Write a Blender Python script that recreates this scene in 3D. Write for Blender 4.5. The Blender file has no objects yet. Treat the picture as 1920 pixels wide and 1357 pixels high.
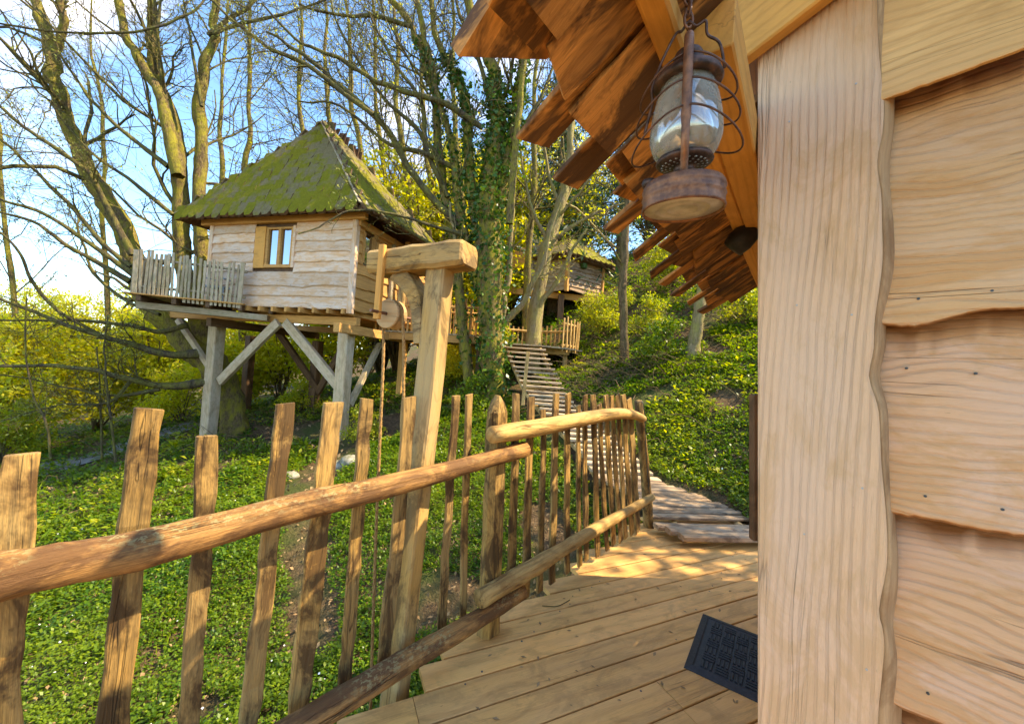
import bpy, math, random
import numpy as np
from mathutils import Vector, Matrix

random.seed(7)
rng = np.random.default_rng(7)
scene = bpy.context.scene
col = scene.collection

# ------------------------------------------------------------------ camera
F_PX, ROLL, HORIZ, EYE = 720.0, math.radians(4.0), 690.0, 1.5
_p = math.atan((HORIZ - 678.5) / F_PX)
FWD = np.array([0, math.cos(_p), math.sin(_p)])
_u0 = np.array([0, -math.sin(_p), math.cos(_p)])
_r0 = np.array([1.0, 0, 0])
RT = _r0 * math.cos(ROLL) + _u0 * math.sin(ROLL)
UP = _u0 * math.cos(ROLL) - _r0 * math.sin(ROLL)
CAMP = np.array([0, 0, EYE])
cam_d = bpy.data.cameras.new('camera')
cam_d.sensor_width = 36.0
cam_d.lens = F_PX / 1920 * 36
cam_d.clip_start = 0.02
cam_d.clip_end = 1000
cam = bpy.data.objects.new('camera', cam_d)
col.objects.link(cam)
cam.matrix_world = Matrix(((RT[0], UP[0], -FWD[0], 0), (RT[1], UP[1], -FWD[1], 0), (RT[2], UP[2], -FWD[2], EYE), (0, 0, 0, 1)))
scene.camera = cam

# ------------------------------------------------------------------ light
SUN_AZ, SUN_EL = math.radians(86), math.radians(49)
world = bpy.data.worlds.new('World')
scene.world = world
world.use_nodes = True
wn, wl = world.node_tree.nodes, world.node_tree.links
wn.clear()
w_out = wn.new('ShaderNodeOutputWorld')
w_bg = wn.new('ShaderNodeBackground')
w_bg.inputs['Strength'].default_value = 0.15
w_sky = wn.new('ShaderNodeTexSky')
w_sky.sky_type = 'NISHITA'
w_sky.sun_disc = False
w_sky.sun_elevation = SUN_EL
w_sky.sun_rotation = SUN_AZ
w_sky.air_density = 1.0
w_sky.dust_density = 0.2
w_sky.ozone_density = 1.3
w_tc = wn.new('ShaderNodeTexCoord')
w_map = wn.new('ShaderNodeMapping')
w_map.inputs['Scale'].default_value = (1.3, 1.3, 2.6)
w_map.inputs['Location'].default_value = (8.8, 4.0, 1.6)
w_n = wn.new('ShaderNodeTexNoise')
w_n.inputs['Scale'].default_value = 1.5
w_n.inputs['Detail'].default_value = 6
w_n.inputs['Roughness'].default_value = 0.55
w_rmp = wn.new('ShaderNodeValToRGB')
w_rmp.color_ramp.elements[0].position = 0.53
w_rmp.color_ramp.elements[0].color = (0, 0, 0, 1)
w_rmp.color_ramp.elements[1].position = 0.74
w_rmp.color_ramp.elements[1].color = (1, 1, 1, 1)
w_mix = wn.new('ShaderNodeMix')
w_mix.data_type = 'RGBA'
wl.new(w_tc.outputs['Generated'], w_map.inputs['Vector'])
wl.new(w_map.outputs[0], w_n.inputs['Vector'])
wl.new(w_n.outputs['Fac'], w_rmp.inputs[0])
wl.new(w_rmp.outputs[0], w_mix.inputs[0])
w_tint = wn.new('ShaderNodeMix'); w_tint.data_type = 'RGBA'; w_tint.blend_type = 'MULTIPLY'; w_tint.inputs[0].default_value = 1.0
w_tint.inputs[7].default_value = (0.38, 0.45, 0.48, 1)
wl.new(w_sky.outputs[0], w_tint.inputs[6])
wl.new(w_tint.outputs[2], w_mix.inputs[6])
w_mix.inputs[7].default_value = (3.8, 3.15, 2.5, 1)      # sunlit cloud
wl.new(w_mix.outputs[2], w_bg.inputs['Color'])
wl.new(w_bg.outputs[0], w_out.inputs['Surface'])

sun_d = bpy.data.lights.new('sun', 'SUN')
sun_d.energy = 2.0
sun_d.angle = math.radians(0.5)
sun_d.color = (1.0, 0.83, 0.54)
sun = bpy.data.objects.new('sun', sun_d)
col.objects.link(sun)
sun.rotation_euler = (math.pi / 2 - SUN_EL, 0, math.pi - SUN_AZ)
sun.location = (20, 5, 30)

scene.view_settings.view_transform = 'Standard'
scene.view_settings.look = 'None'
scene.view_settings.gamma = 1.0
scene.view_settings.use_curve_mapping = False
scene.view_settings.exposure = 2.8
scene.cycles.max_bounces = 8
scene.cycles.transparent_max_bounces = 12
scene.cycles.sample_clamp_indirect = 6

# ------------------------------------------------------------------ helpers: turning a sight line into a place
V = lambda *a: np.array(a, float)
def ray(px, py):
    return FWD + RT * (px - 960) / F_PX + UP * (678.5 - py) / F_PX
def W(px, py, d):
    return CAMP + ray(px, py) * d
def ONZ(px, py, z=0.0):
    r = ray(px, py)
    return CAMP + r * ((z - EYE) / r[2])
def ONP(px, py, P, n):
    r = ray(px, py)
    return CAMP + r * (((P - CAMP) @ n) / (r @ n))
def nrm(v):
    v = np.asarray(v, float)
    return v / (np.linalg.norm(v) + 1e-12)
ZUP = V(0, 0, 1)

# ------------------------------------------------------------------ helpers: objects
WMAT = {}
def fix(o, M, parent):
    WMAT[o.name] = M
    if parent is not None:
        o.parent = parent
        o.matrix_basis = WMAT[parent.name].inverted() @ M
    else:
        o.matrix_basis = M
def frame(X, Zh, loc):
    X = nrm(X); Zh = np.asarray(Zh, float)
    Z = nrm(Zh - X * (Zh @ X)); Y = np.cross(Z, X)
    return Matrix(((X[0], Y[0], Z[0], loc[0]), (X[1], Y[1], Z[1], loc[1]), (X[2], Y[2], Z[2], loc[2]), (0, 0, 0, 1)))
def at(p):
    return Matrix.Translation(Vector([float(x) for x in p]))
def mesh_data(name, verts, faces, smooth=False):
    me = bpy.data.meshes.new(name)
    if isinstance(faces, np.ndarray):
        v = np.asarray(verts, np.float32); k = faces.shape[1]; n = len(faces)
        me.vertices.add(len(v)); me.vertices.foreach_set('co', v.ravel())
        me.loops.add(n * k); me.loops.foreach_set('vertex_index', faces.astype(np.int32).ravel())
        me.polygons.add(n)
        me.polygons.foreach_set('loop_start', np.arange(0, n * k, k, dtype=np.int32))
        me.update(calc_edges=True)
    else:
        me.from_pydata([tuple(map(float, v)) for v in verts], [], faces)
        me.update()
    if smooth:
        me.polygons.foreach_set('use_smooth', np.ones(len(me.polygons), dtype=bool))
    return me
def put(name, me, mat, M, parent=None, label=None, cat=None, group=None, kind=None):
    o = bpy.data.objects.new(name, me)
    col.objects.link(o)
    if mat is not None and len(me.materials) == 0:
        me.materials.append(mat)
    fix(o, M, parent)
    tag(o, label, cat, group, kind)
    return o
def tag(o, label=None, cat=None, group=None, kind=None):
    if label: o['label'] = label
    if cat: o['category'] = cat
    if group: o['group'] = group
    if kind: o['kind'] = kind
    return o
def thing(name, label, cat, loc, group=None):
    o = bpy.data.objects.new(name, None)
    o.empty_display_size = 0.1
    col.objects.link(o)
    fix(o, at(loc), None)
    return tag(o, label, cat, group)

def loft(rings, cap=True):
    rings = np.asarray(rings, float)
    n, k, _ = rings.shape
    v = rings.reshape(-1, 3)
    f = []
    for i in range(n - 1):
        a, b = i * k, (i + 1) * k
        for j in range(k):
            j2 = (j + 1) % k
            f.append((a + j, a + j2, b + j2, b + j))
    if cap:
        f.append(tuple(range(k - 1, -1, -1)))
        f.append(tuple(range((n - 1) * k, n * k)))
    return v, f
def join(parts):
    vs, fs, o = [], [], 0
    for v, f in parts:
        vs.extend(list(v)); fs.extend([tuple(i + o for i in q) for q in f]); o += len(v)
    return vs, fs
def snoise(n, amp, step=1.0):
    """smooth 1-D noise with n samples"""
    m = max(4, int(n / step) + 4)
    k = rng.normal(0, 1, m)
    x = np.linspace(0, m - 1.001, n); i = x.astype(int); t = x - i; t = t * t * (3 - 2 * t)
    return amp * (k[i] * (1 - t) + k[np.minimum(i + 1, m - 1)] * t)
def catmull(P, n):
    P = np.asarray(P, float)
    if len(P) == 2:
        t = np.linspace(0, 1, n)[:, None]
        return P[0] * (1 - t) + P[1] * t
    Q = np.vstack([2 * P[0] - P[1], P, 2 * P[-1] - P[-2]])
    s = np.linspace(0, len(P) - 1, n); i = np.minimum(s.astype(int), len(P) - 2); t = (s - i)[:, None]
    a, b, c, d = Q[i], Q[i + 1], Q[i + 2], Q[i + 3]
    return 0.5 * (2 * b + (c - a) * t + (2 * a - 5 * b + 4 * c - d) * t * t + (3 * b - a - 3 * c + d) * t ** 3)
def rect8(w, t, ch):
    w, t = w / 2, t / 2
    ch = min(ch, w * 0.6, t * 0.6)
    return np.array([(-w + ch, -t), (w - ch, -t), (w, -t + ch), (w, t - ch), (w - ch, t), (-w + ch, t), (-w, t - ch), (-w, -t + ch)])
def beam(name, A, B, w, t, mat, parent=None, up=ZUP, ch=0.006, jag=0.0, seg=5, taper=1.0, curve=0.0, w2=None, point=0.0, slant=0.0, **kw):
    """squared timber from A to B; width w along Y, depth t along Z(up)"""
    A, B = np.asarray(A, float), np.asarray(B, float)
    L = np.linalg.norm(B - A)
    xs = np.linspace(0, L, seg + 1)
    nw = snoise(seg + 1, jag, 1.2); nt = snoise(seg + 1, jag, 1.2); cy = snoise(seg + 1, jag * 0.8, 2.0); cz = snoise(seg + 1, jag * .5, 2.0)
    rings = []
    for i, x in enumerate(xs):
        k = 1 + (taper - 1) * x / L
        r = rect8(w * k + nw[i], t * k + nt[i], ch)
        bow = curve * math.sin(math.pi * x / L)
        ring = np.column_stack([np.full(8, x), r[:, 0] + cy[i] + bow, r[:, 1] + cz[i]])
        if i == seg and slant: ring[:, 0] += slant * r[:, 0] / w * 2
        rings.append(ring)
    e0 = rings[0].copy(); e0[:, 1:] = (e0[:, 1:] - e0[:, 1:].mean(0)) * (1 - 1.2 * ch / max(w, t)) + e0[:, 1:].mean(0); e0[:, 0] -= ch * 0.5
    e1 = rings[-1].copy(); e1[:, 1:] = (e1[:, 1:] - e1[:, 1:].mean(0)) * (1 - 1.2 * ch / max(w, t)) + e1[:, 1:].mean(0); e1[:, 0] += ch * 0.5
    rings = [e0] + rings + [e1]
    if point:
        tip = rings[-1].copy(); tip[:, 1:] = tip[:, 1:].mean(0) + (tip[:, 1:] - tip[:, 1:].mean(0)) * np.array([0.12, .8]); tip[:, 0] += point
        rings.append(tip)
    v, f = loft(rings)
    return put(name, mesh_data(name, v, f), mat, frame(B - A, up, A), parent, **kw)
def tube_vf(P, R, k=8, rough=0.0, cap=True, ref=None):
    P = np.asarray(P, float); n = len(P)
    R = np.broadcast_to(np.asarray(R, float), (n,))
    T = np.gradient(P, axis=0); T /= np.linalg.norm(T, axis=1)[:, None] + 1e-12
    ref = V(0.31, 0.87, 0.38) if ref is None else ref
    if abs(T[0] @ ref) > 0.9: ref = V(0.9, -0.2, 0.3)
    N = np.cross(T, ref); N /= np.linalg.norm(N, axis=1)[:, None] + 1e-12
    Bn = np.cross(T, N)
    a = np.arange(k) * 2 * math.pi / k
    rr = R[:, None] * (1 + (rng.normal(0, rough, (n, k)) if rough else 0))
    V3 = P[:, None, :] + rr[..., None] * (np.cos(a)[None, :, None] * N[:, None, :] + np.sin(a)[None, :, None] * Bn[:, None, :])
    return loft(V3, cap)
def log(name, pts, rad, mat, parent=None, n=18, k=14, rough=0.02, **kw):
    P = catmull(pts, n)
    R = np.interp(np.linspace(0, 1, n), np.linspace(0, 1, len(rad)), rad) * (1 + snoise(n, 0.035, 1.5))
    M = frame(P[-1] - P[0], ZUP, P[0])
    inv = np.array(M.inverted())
    L = P @ inv[:3, :3].T + inv[:3, 3]
    L[0, 0] += 0; v, f = tube_vf(L, R, k, rough, ref=V(0.05, 0.2, 1))
    return put(name, mesh_data(name, v, f, True), mat, M, parent, **kw)
def lathe_vf(prof, k=28):
    rings = [[(r * math.cos(2 * math.pi * j / k), r * math.sin(2 * math.pi * j / k), z) for j in range(k)] for r, z in prof]
    return loft(rings)
def box_vf(x0, x1, y0, y1, z0, z1):
    v = [(x0, y0, z0), (x1, y0, z0), (x1, y1, z0), (x0, y1, z0), (x0, y0, z1), (x1, y0, z1), (x1, y1, z1), (x0, y1, z1)]
    return v, [(3, 2, 1, 0), (4, 5, 6, 7), (0, 1, 5, 4), (1, 2, 6, 5), (2, 3, 7, 6), (3, 0, 4, 7)]

# ------------------------------------------------------------------ materials
def new_mat(name):
    m = bpy.data.materials.new(name); m.use_nodes = True
    nt = m.node_tree; nt.nodes.clear()
    out = nt.nodes.new('ShaderNodeOutputMaterial')
    return m, nt, out
class NB:
    def __init__(s, nt): s.nt = nt
    def n(s, t, **kw):
        o = s.nt.nodes.new(t)
        for k, v in kw.items(): setattr(o, k, v)
        return o
    def l(s, a, b): s.nt.links.new(a, b)
    def mapping(s, vec, scale=(1, 1, 1), loc=(0, 0, 0)):
        m = s.n('ShaderNodeMapping'); m.inputs['Scale'].default_value = scale; m.inputs['Location'].default_value = loc
        s.l(vec, m.inputs['Vector']); return m.outputs[0]
    def noise(s, vec, scale, detail=3, rough=0.55, dist=0.0):
        m = s.n('ShaderNodeTexNoise'); m.inputs['Scale'].default_value = scale; m.inputs['Detail'].default_value = detail
        m.inputs['Roughness'].default_value = rough; m.inputs['Distortion'].default_value = dist
        if vec is not None: s.l(vec, m.inputs['Vector'])
        return m.outputs['Fac']
    def ramp(s, fac, *stops):
        m = s.n('ShaderNodeValToRGB'); e = m.color_ramp.elements
        while len(e) < len(stops): e.new(0.5)
        for el, (p, c) in zip(e, stops):
            el.position = p; el.color = (c, c, c, 1) if np.isscalar(c) else (*c, 1)
        s.l(fac, m.inputs[0]); return m.outputs[0]
    def mix(s, fac, a, b, mode='MIX'):
        m = s.n('ShaderNodeMix', data_type='RGBA', blend_type=mode)
        for i, x in ((0, fac), (6, a), (7, b)):
            if hasattr(x, 'is_linked'): s.l(x, m.inputs[i])
            elif i == 0: m.inputs[0].default_value = x
            else: m.inputs[i].default_value = (*x, 1)
        return m.outputs[2]
    def math(s, op, a, b=0.0):
        m = s.n('ShaderNodeMath', operation=op)
        for i, x in ((0, a), (1, b)):
            if hasattr(x, 'is_linked'): s.l(x, m.inputs[i])
            else: m.inputs[i].default_value = x
        return m.outputs[0]
    def vadd(s, a, b):
        m = s.n('ShaderNodeVectorMath', operation='ADD'); s.l(a, m.inputs[0]); s.l(b, m.inputs[1]); return m.outputs[0]
    def bump(s, h, strength, dist=0.01):
        m = s.n('ShaderNodeBump'); m.inputs['Strength'].default_value = strength; m.inputs['Distance'].default_value = dist
        s.l(h, m.inputs['Height']); return m.outputs[0]

def wood(name, light, dark, rings=9.0, ring_amt=0.55, fibre=0.35, warp=5.0, grey=(0.36, 0.33, 0.29), grey_amt=0.0, stain=None, stain_amt=0.0,
         rough=0.72, bump=0.35, vary=0.25, knots=0.5, moss=0.0, ring_dark=None, fs=80, crack=0.5, fresh_and_shade=None, st0=0.48, lowx=0.55, lichen=0.0):
    m, nt, out = new_mat(name); b = NB(nt)
    tc = b.n('ShaderNodeTexCoord'); oi = b.n('ShaderNodeObjectInfo')
    comb = b.n('ShaderNodeCombineXYZ')
    for i, k in enumerate((37.0, 11.0, 17.0)): b.l(b.math('MULTIPLY', oi.outputs['Random'], k), comb.inputs[i])
    co = b.vadd(tc.outputs['Object'], comb.outputs[0])
    # knots pull the rings round them
    vo = b.n('ShaderNodeTexVoronoi'); vo.inputs['Scale'].default_value = 1.0
    b.l(b.mapping(co, (1.5, 5.0, 3.0)), vo.inputs['Vector'])
    kd = b.ramp(vo.outputs['Distance'], (0.0, 1.0), (0.28, 0.0))
    low = b.noise(b.mapping(co, (lowx, 2.2, 2.2)), 1.6, 2)
    yc = b.n('ShaderNodeSeparateXYZ'); b.l(co, yc.inputs[0])
    cross = b.math('ADD', yc.outputs[1], b.math('MULTIPLY', yc.outputs[2], 0.6))
    ph = b.math('ADD', b.math('MULTIPLY', cross, rings * 6.28), b.math('MULTIPLY', low, warp * 3.0))
    ph = b.math('ADD', ph, b.math('MULTIPLY', kd, 5.0 * knots))
    ph = b.math('ADD', ph, b.math('MULTIPLY', b.noise(b.mapping(co, (1.2, 9, 9)), 3.0, 3), 2.2))
    wv = b.math('MULTIPLY_ADD', b.math('SINE', ph), 0.5); nt.nodes[-1].inputs[2].default_value = 0.5
    ringf = b.ramp(wv, (0.0, 0.0), (0.70, 0.15), (0.96, 1.0))
    ringf = b.math('MULTIPLY', ringf, b.ramp(b.noise(b.mapping(co, (1.5, 7, 7), (2, 8, 3)), 2.0, 3), (0.3, 0.35), (0.65, 1.0)))
    fib = b.noise(b.mapping(co, (fs * 0.03, fs, fs)), 2.0, 6, 0.75)
    fibd = b.ramp(fib, (0.35, 0.0), (0.7, 1.0))
    rd = ring_dark or dark
    c = b.mix(b.math('MULTIPLY', ringf, ring_amt), light, rd)
    c = b.mix(b.math('MULTIPLY', fibd, fibre), c, dark)
    big = b.noise(b.mapping(co, (1.3, 4, 4)), 1.3, 4, 0.6)
    if grey_amt: c = b.mix(b.math('MULTIPLY', b.ramp(big, (0.38, 0.0), (0.62, 1.0)), grey_amt), c, grey)
    if stain is not None:
        st = b.noise(b.mapping(co, (2.2, 5, 5), (5, 3, 1)), 1.7, 5, 0.7, 0.6)
        c = b.mix(b.math('MULTIPLY', b.ramp(st, (st0, 0.0), (st0 + 0.12, 1.0)), stain_amt), c, stain)
    if knots: c = b.mix(b.math('MULTIPLY', b.ramp(vo.outputs['Distance'], (0.02, 1.0), (0.1, 0.0)), 0.8 * knots), c, tuple(x * 0.45 for x in dark))
    if moss:
        mo = b.noise(b.mapping(co, (3, 6, 6), (9, 1, 4)), 2.6, 5, 0.7)
        c = b.mix(b.math('MULTIPLY', b.ramp(mo, (0.5, 0.0), (0.62, 1.0)), moss), c, (0.16, 0.19, 0.05))
    cn = b.noise(b.mapping(co, (0.5, 13, 13), (1, 7, 2)), 1.0, 3, 0.6)
    cr = b.ramp(b.math('ABSOLUTE', b.math('SUBTRACT', cn, 0.5)), (0.0, 1.0), (0.009, 0.0))
    cr = b.math('MULTIPLY', cr, b.ramp(b.noise(b.mapping(co, (1.6, 5, 5), (4, 4, 9)), 1.2, 3), (0.5, 0.0), (0.6, crack)))
    c = b.mix(cr, c, tuple(x * 0.22 for x in dark))
    if fresh_and_shade is not None:
        at_ = b.n('ShaderNodeAttribute', attribute_name='fresh_and_shade')
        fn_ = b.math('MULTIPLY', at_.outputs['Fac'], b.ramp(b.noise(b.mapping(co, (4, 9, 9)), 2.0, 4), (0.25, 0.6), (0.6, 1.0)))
        c = b.mix(fn_, c, fresh_and_shade)
    if lichen:
        ge = b.n('ShaderNodeNewGeometry'); sx = b.n('ShaderNodeSeparateXYZ'); b.l(ge.outputs['Normal'], sx.inputs[0])
        l1 = b.ramp(b.noise(b.mapping(co, (26, 34, 34)), 2.0, 5, 0.7), (0.52, 0.0), (0.56, 1.0))
        l2 = b.ramp(b.noise(b.mapping(co, (3, 3, 3), (2, 2, 5)), 1.5, 3), (0.46, 0.0), (0.58, 1.0))
        lf = b.math('MULTIPLY', b.math('MULTIPLY', l1, l2), b.ramp(sx.outputs[2], (0.15, 0.0), (0.6, lichen)))
        c = b.mix(lf, c, b.mix(l2, (0.20, 0.15, 0.06), (0.36, 0.31, 0.14)))
    # specks and nail stains
    sp = b.noise(b.mapping(co, (14, 30, 30)), 2.2, 2)
    c = b.mix(b.ramp(sp, (0.74, 0.0), (0.80, 0.4)), c, tuple(x * 0.4 for x in dark))
    v = b.math('ADD', 1 - vary * 0.5, b.math('MULTIPLY', oi.outputs['Random'], vary))
    hsv = b.n('ShaderNodeHueSaturation'); b.l(c, hsv.inputs['Color']); b.l(v, hsv.inputs['Value'])
    p = b.n('ShaderNodeBsdfPrincipled'); b.l(hsv.outputs[0], p.inputs['Base Color'])
    p.inputs['Roughness'].default_value = rough
    p.inputs['Specular IOR Level'].default_value = 0.3
    h = b.math('SUBTRACT', b.math('MULTIPLY', fib, 0.7), b.math('MULTIPLY', ringf, 0.6))
    h = b.math('SUBTRACT', h, b.math('MULTIPLY', cr, 1.5))
    b.l(b.bump(h, bump, 0.006), p.inputs['Normal'])
    b.l(p.outputs[0], out.inputs['Surface'])
    return m
def plain(name, c1, c2, rough=0.6, metal=0.0, scale=12.0, bump=0.2, detail=5, spec=0.4, coord='Object', lo=0.4, hi=0.65):
    m, nt, out = new_mat(name); b = NB(nt)
    tc = b.n('ShaderNodeTexCoord')
    n = b.noise(tc.outputs[coord], scale, detail, 0.65)
    p = b.n('ShaderNodeBsdfPrincipled')
    b.l(b.mix(b.ramp(n, (lo, 0.0), (hi, 1.0)), c1, c2), p.inputs['Base Color'])
    p.inputs['Roughness'].default_value = rough; p.inputs['Metallic'].default_value = metal; p.inputs['Specular IOR Level'].default_value = spec
    if bump: b.l(b.bump(n, bump, 0.01), p.inputs['Normal'])
    b.l(p.outputs[0], out.inputs['Surface'])
    return m
def leaf(name, c1, c2, c3, trans=0.45, rough=0.45):
    m, nt, out = new_mat(name); b = NB(nt)
    g = b.n('ShaderNodeNewGeometry')
    tc = b.n('ShaderNodeTexCoord')
    big = b.noise(g.outputs['Position'], 0.7, 3)
    c = b.ramp(g.outputs['Random Per Island'], (0.0, c1), (0.6, c2), (1.0, c3))
    c = b.mix(b.math('MULTIPLY', b.ramp(big, (0.4, 0.0), (0.65, 1.0)), 0.5), c, c3)
    p = b.n('ShaderNodeBsdfPrincipled'); b.l(c, p.inputs['Base Color']); p.inputs['Roughness'].default_value = rough; p.inputs['Specular IOR Level'].default_value = 0.35
    t = b.n('ShaderNodeBsdfTranslucent')
    hs = b.n('ShaderNodeHueSaturation'); hs.inputs['Value'].default_value = 1.5; hs.inputs['Saturation'].default_value = 1.1; hs.inputs['Hue'].default_value = 0.485
    b.l(c, hs.inputs['Color']); b.l(hs.outputs[0], t.inputs['Color'])
    mx = b.n('ShaderNodeMixShader'); mx.inputs[0].default_value = trans
    b.l(p.outputs[0], mx.inputs[1]); b.l(t.outputs[0], mx.inputs[2]); b.l(mx.outputs[0], out.inputs['Surface'])
    return m
def bark(name, base, dark, moss, amt, scale=3.0):
    m, nt, out = new_mat(name); b = NB(nt)
    g = b.n('ShaderNodeNewGeometry')
    pos = g.outputs['Position']
    n1 = b.noise(b.mapping(pos, (5, 5, 1.6)), scale, 5, 0.7)
    c = b.mix(b.ramp(n1, (0.35, 0.0), (0.65, 1.0)), dark, base)
    n2 = b.noise(b.mapping(pos, (2.2, 2.2, 1.2), (3, 1, 7)), 2.2, 6, 0.75)
    c = b.mix(b.math('MULTIPLY', b.ramp(n2, (0.40, 0.0), (0.62, 1.0)), amt), c, moss)
    p = b.n('ShaderNodeBsdfPrincipled'); b.l(c, p.inputs['Base Color']); p.inputs['Roughness'].default_value = 0.9; p.inputs['Specular IOR Level'].default_value = 0.15
    b.l(b.bump(b.math('ADD', n1, n2), 1.0, 0.06), p.inputs['Normal'])
    b.l(p.outputs[0], out.inputs['Surface'])
    return m

M = {}
M['deck'] = wood('deck_wood', (0.84, 0.46, 0.135), (0.32, 0.14, 0.035), rings=13, ring_amt=0.30, fibre=0.4, grey=(0.62, 0.38, 0.18), grey_amt=0.25, stain=(0.2, 0.11, 0.035), stain_amt=0.3, vary=0.3, knots=0.35, rough=0.55, bump=0.25, fs=150, crack=0.6)
M['picket'] = wood('picket_wood', (0.56, 0.32, 0.08), (0.085, 0.045, 0.012), rings=30, ring_amt=0.45, fibre=0.85, grey=(0.3, 0.21, 0.09), grey_amt=0.5, stain=(0.07, 0.036, 0.012), stain_amt=0.9, vary=0.45, knots=0.5, bump=0.9, fs=140, crack=0.9, st0=0.45)
M['log'] = wood('log_wood', (0.54, 0.275, 0.08), (0.09, 0.04, 0.012), rings=22, ring_amt=0.4, fibre=0.85, warp=7, stain=(0.11, 0.05, 0.018), stain_amt=0.85, knots=0.6, vary=0.15, bump=1.0, fs=140, crack=0.9, st0=0.44, lichen=0.6)
M['logpale'] = wood('pale_log_wood', (0.64, 0.4, 0.13), (0.19, 0.1, 0.03), rings=22, ring_amt=0.3, fibre=0.6, warp=7, stain=(0.22, 0.11, 0.03), stain_amt=0.55, knots=0.6, vary=0.15, bump=0.9, fs=140, crack=0.8)
M['hoist'] = wood('hoist_wood', (0.58, 0.34, 0.09), (0.14, 0.07, 0.02), rings=20, ring_amt=0.35, fibre=0.6, grey=(0.4, 0.31, 0.17), grey_amt=0.5, stain=(0.13, 0.08, 0.03), stain_amt=0.8, knots=0.5, vary=0.2, bump=0.7, fs=150, crack=0.9)
M['siding'] = wood('pale_siding', (0.82, 0.48, 0.24), (0.38, 0.17, 0.065), rings=52, ring_amt=0.55, fibre=0.25, warp=13, grey=(0.78, 0.52, 0.37), grey_amt=0.55, stain=(0.62, 0.32, 0.11), stain_amt=0.6, knots=0.15, vary=0.08, bump=0.9, ring_dark=(0.38, 0.2, 0.1), fresh_and_shade=(0.2, 0.07, 0.014), crack=0.55, lowx=1.7, fs=240)
M['sidinggold'] = wood('golden_pale_siding', (0.76, 0.45, 0.19), (0.38, 0.17, 0.065), rings=52, ring_amt=0.48, fibre=0.25, warp=13, grey=(0.76, 0.52, 0.33), grey_amt=0.55, stain=(0.62, 0.32, 0.11), stain_amt=0.6, knots=0.15, vary=0.08, bump=0.9, ring_dark=(0.38, 0.2, 0.1), fresh_and_shade=(0.2, 0.07, 0.014), crack=0.55, lowx=1.7, fs=240)
M['corner'] = wood('corner_board_wood', (0.85, 0.54, 0.3), (0.38, 0.2, 0.09), rings=58, ring_amt=0.58, fibre=0.3, warp=7, grey=(0.75, 0.535, 0.38), grey_amt=0.5, stain=(0.6, 0.36, 0.16), stain_amt=0.5, knots=0.12, vary=0.05, bump=0.9, ring_dark=(0.42, 0.25, 0.14), crack=0.35, lowx=0.9, fs=240, fresh_and_shade=(0.5, 0.22, 0.05))
M['topboard'] = wood('golden_siding', (0.74, 0.44, 0.17), (0.36, 0.18, 0.06), rings=40, ring_amt=0.4, fibre=0.25, warp=9, knots=0.3, vary=0.1, bump=0.5, stain=(0.4, 0.2, 0.06), stain_amt=0.35, lowx=1.4, fs=220)
M['orange'] = wood('fresh_larch', (0.7, 0.34, 0.07), (0.38, 0.16, 0.03), rings=36, ring_amt=0.35, fibre=0.25, warp=6, stain=(0.34, 0.15, 0.03), stain_amt=0.3, knots=0.4, vary=0.15, bump=0.25, fs=170)
M['shake'] = wood('eave_plank_wood', (0.64, 0.28, 0.06), (0.18, 0.065, 0.014), rings=24, ring_amt=0.35, fibre=0.5, warp=6, stain=(0.03, 0.013, 0.006), stain_amt=0.85, knots=0.5, vary=0.6, bump=0.5, st0=0.42, fs=140)
M['hut'] = wood('hut_siding', (0.74, 0.49, 0.3), (0.36, 0.19, 0.08), rings=14, ring_amt=0.35, fibre=0.35, warp=6, grey=(0.72, 0.63, 0.55), grey_amt=0.5, stain=(0.62, 0.33, 0.13), stain_amt=0.6, knots=0.5, vary=0.35, bump=0.4, crack=0.8)
M['hutwarm'] = wood('hut_warm_wood', (0.62, 0.32, 0.085), (0.28, 0.125, 0.03), rings=14, ring_amt=0.35, fibre=0.35, warp=6, stain=(0.38, 0.17, 0.05), stain_amt=0.4, knots=0.5, vary=0.3, bump=0.4)
M['grey'] = wood('weathered_wood', (0.46, 0.34, 0.2), (0.18, 0.12, 0.06), rings=18, ring_amt=0.3, fibre=0.55, grey=(0.46, 0.38, 0.27), grey_amt=0.6, stain=(0.17, 0.13, 0.05), stain_amt=0.45, knots=0.4, vary=0.35, bump=0.5, moss=0.35)
M['step'] = wood('step_wood', (0.44, 0.28, 0.15), (0.13, 0.07, 0.03), rings=16, ring_amt=0.35, fibre=0.6, grey=(0.42, 0.32, 0.22), grey_amt=0.5, stain=(0.07, 0.04, 0.02), stain_amt=0.65, knots=0.3, vary=0.5, bump=0.5)
M['tread'] = wood('tread_wood', (0.6, 0.44, 0.26), (0.26, 0.16, 0.07), rings=16, ring_amt=0.3, fibre=0.5, grey=(0.56, 0.45, 0.32), grey_amt=0.5, stain=(0.2, 0.13, 0.06), stain_amt=0.4, knots=0.2, vary=0.4, bump=0.4)
M['post'] = wood('tan_post_wood', (0.58, 0.42, 0.25), (0.26, 0.17, 0.09), rings=14, ring_amt=0.35, fibre=0.5, grey=(0.52, 0.43, 0.31), grey_amt=0.6, stain=(0.30, 0.20, 0.10), stain_amt=0.5, knots=0.4, vary=0.25, bump=0.5, moss=0.2)
M['brown'] = wood('brown_siding', (0.4, 0.24, 0.12), (0.16, 0.08, 0.03), rings=14, ring_amt=0.4, fibre=0.5, grey=(0.34, 0.26, 0.18), grey_amt=0.5, stain=(0.12, 0.07, 0.03), stain_amt=0.5, knots=0.3, vary=0.4, bump=0.4)
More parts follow.
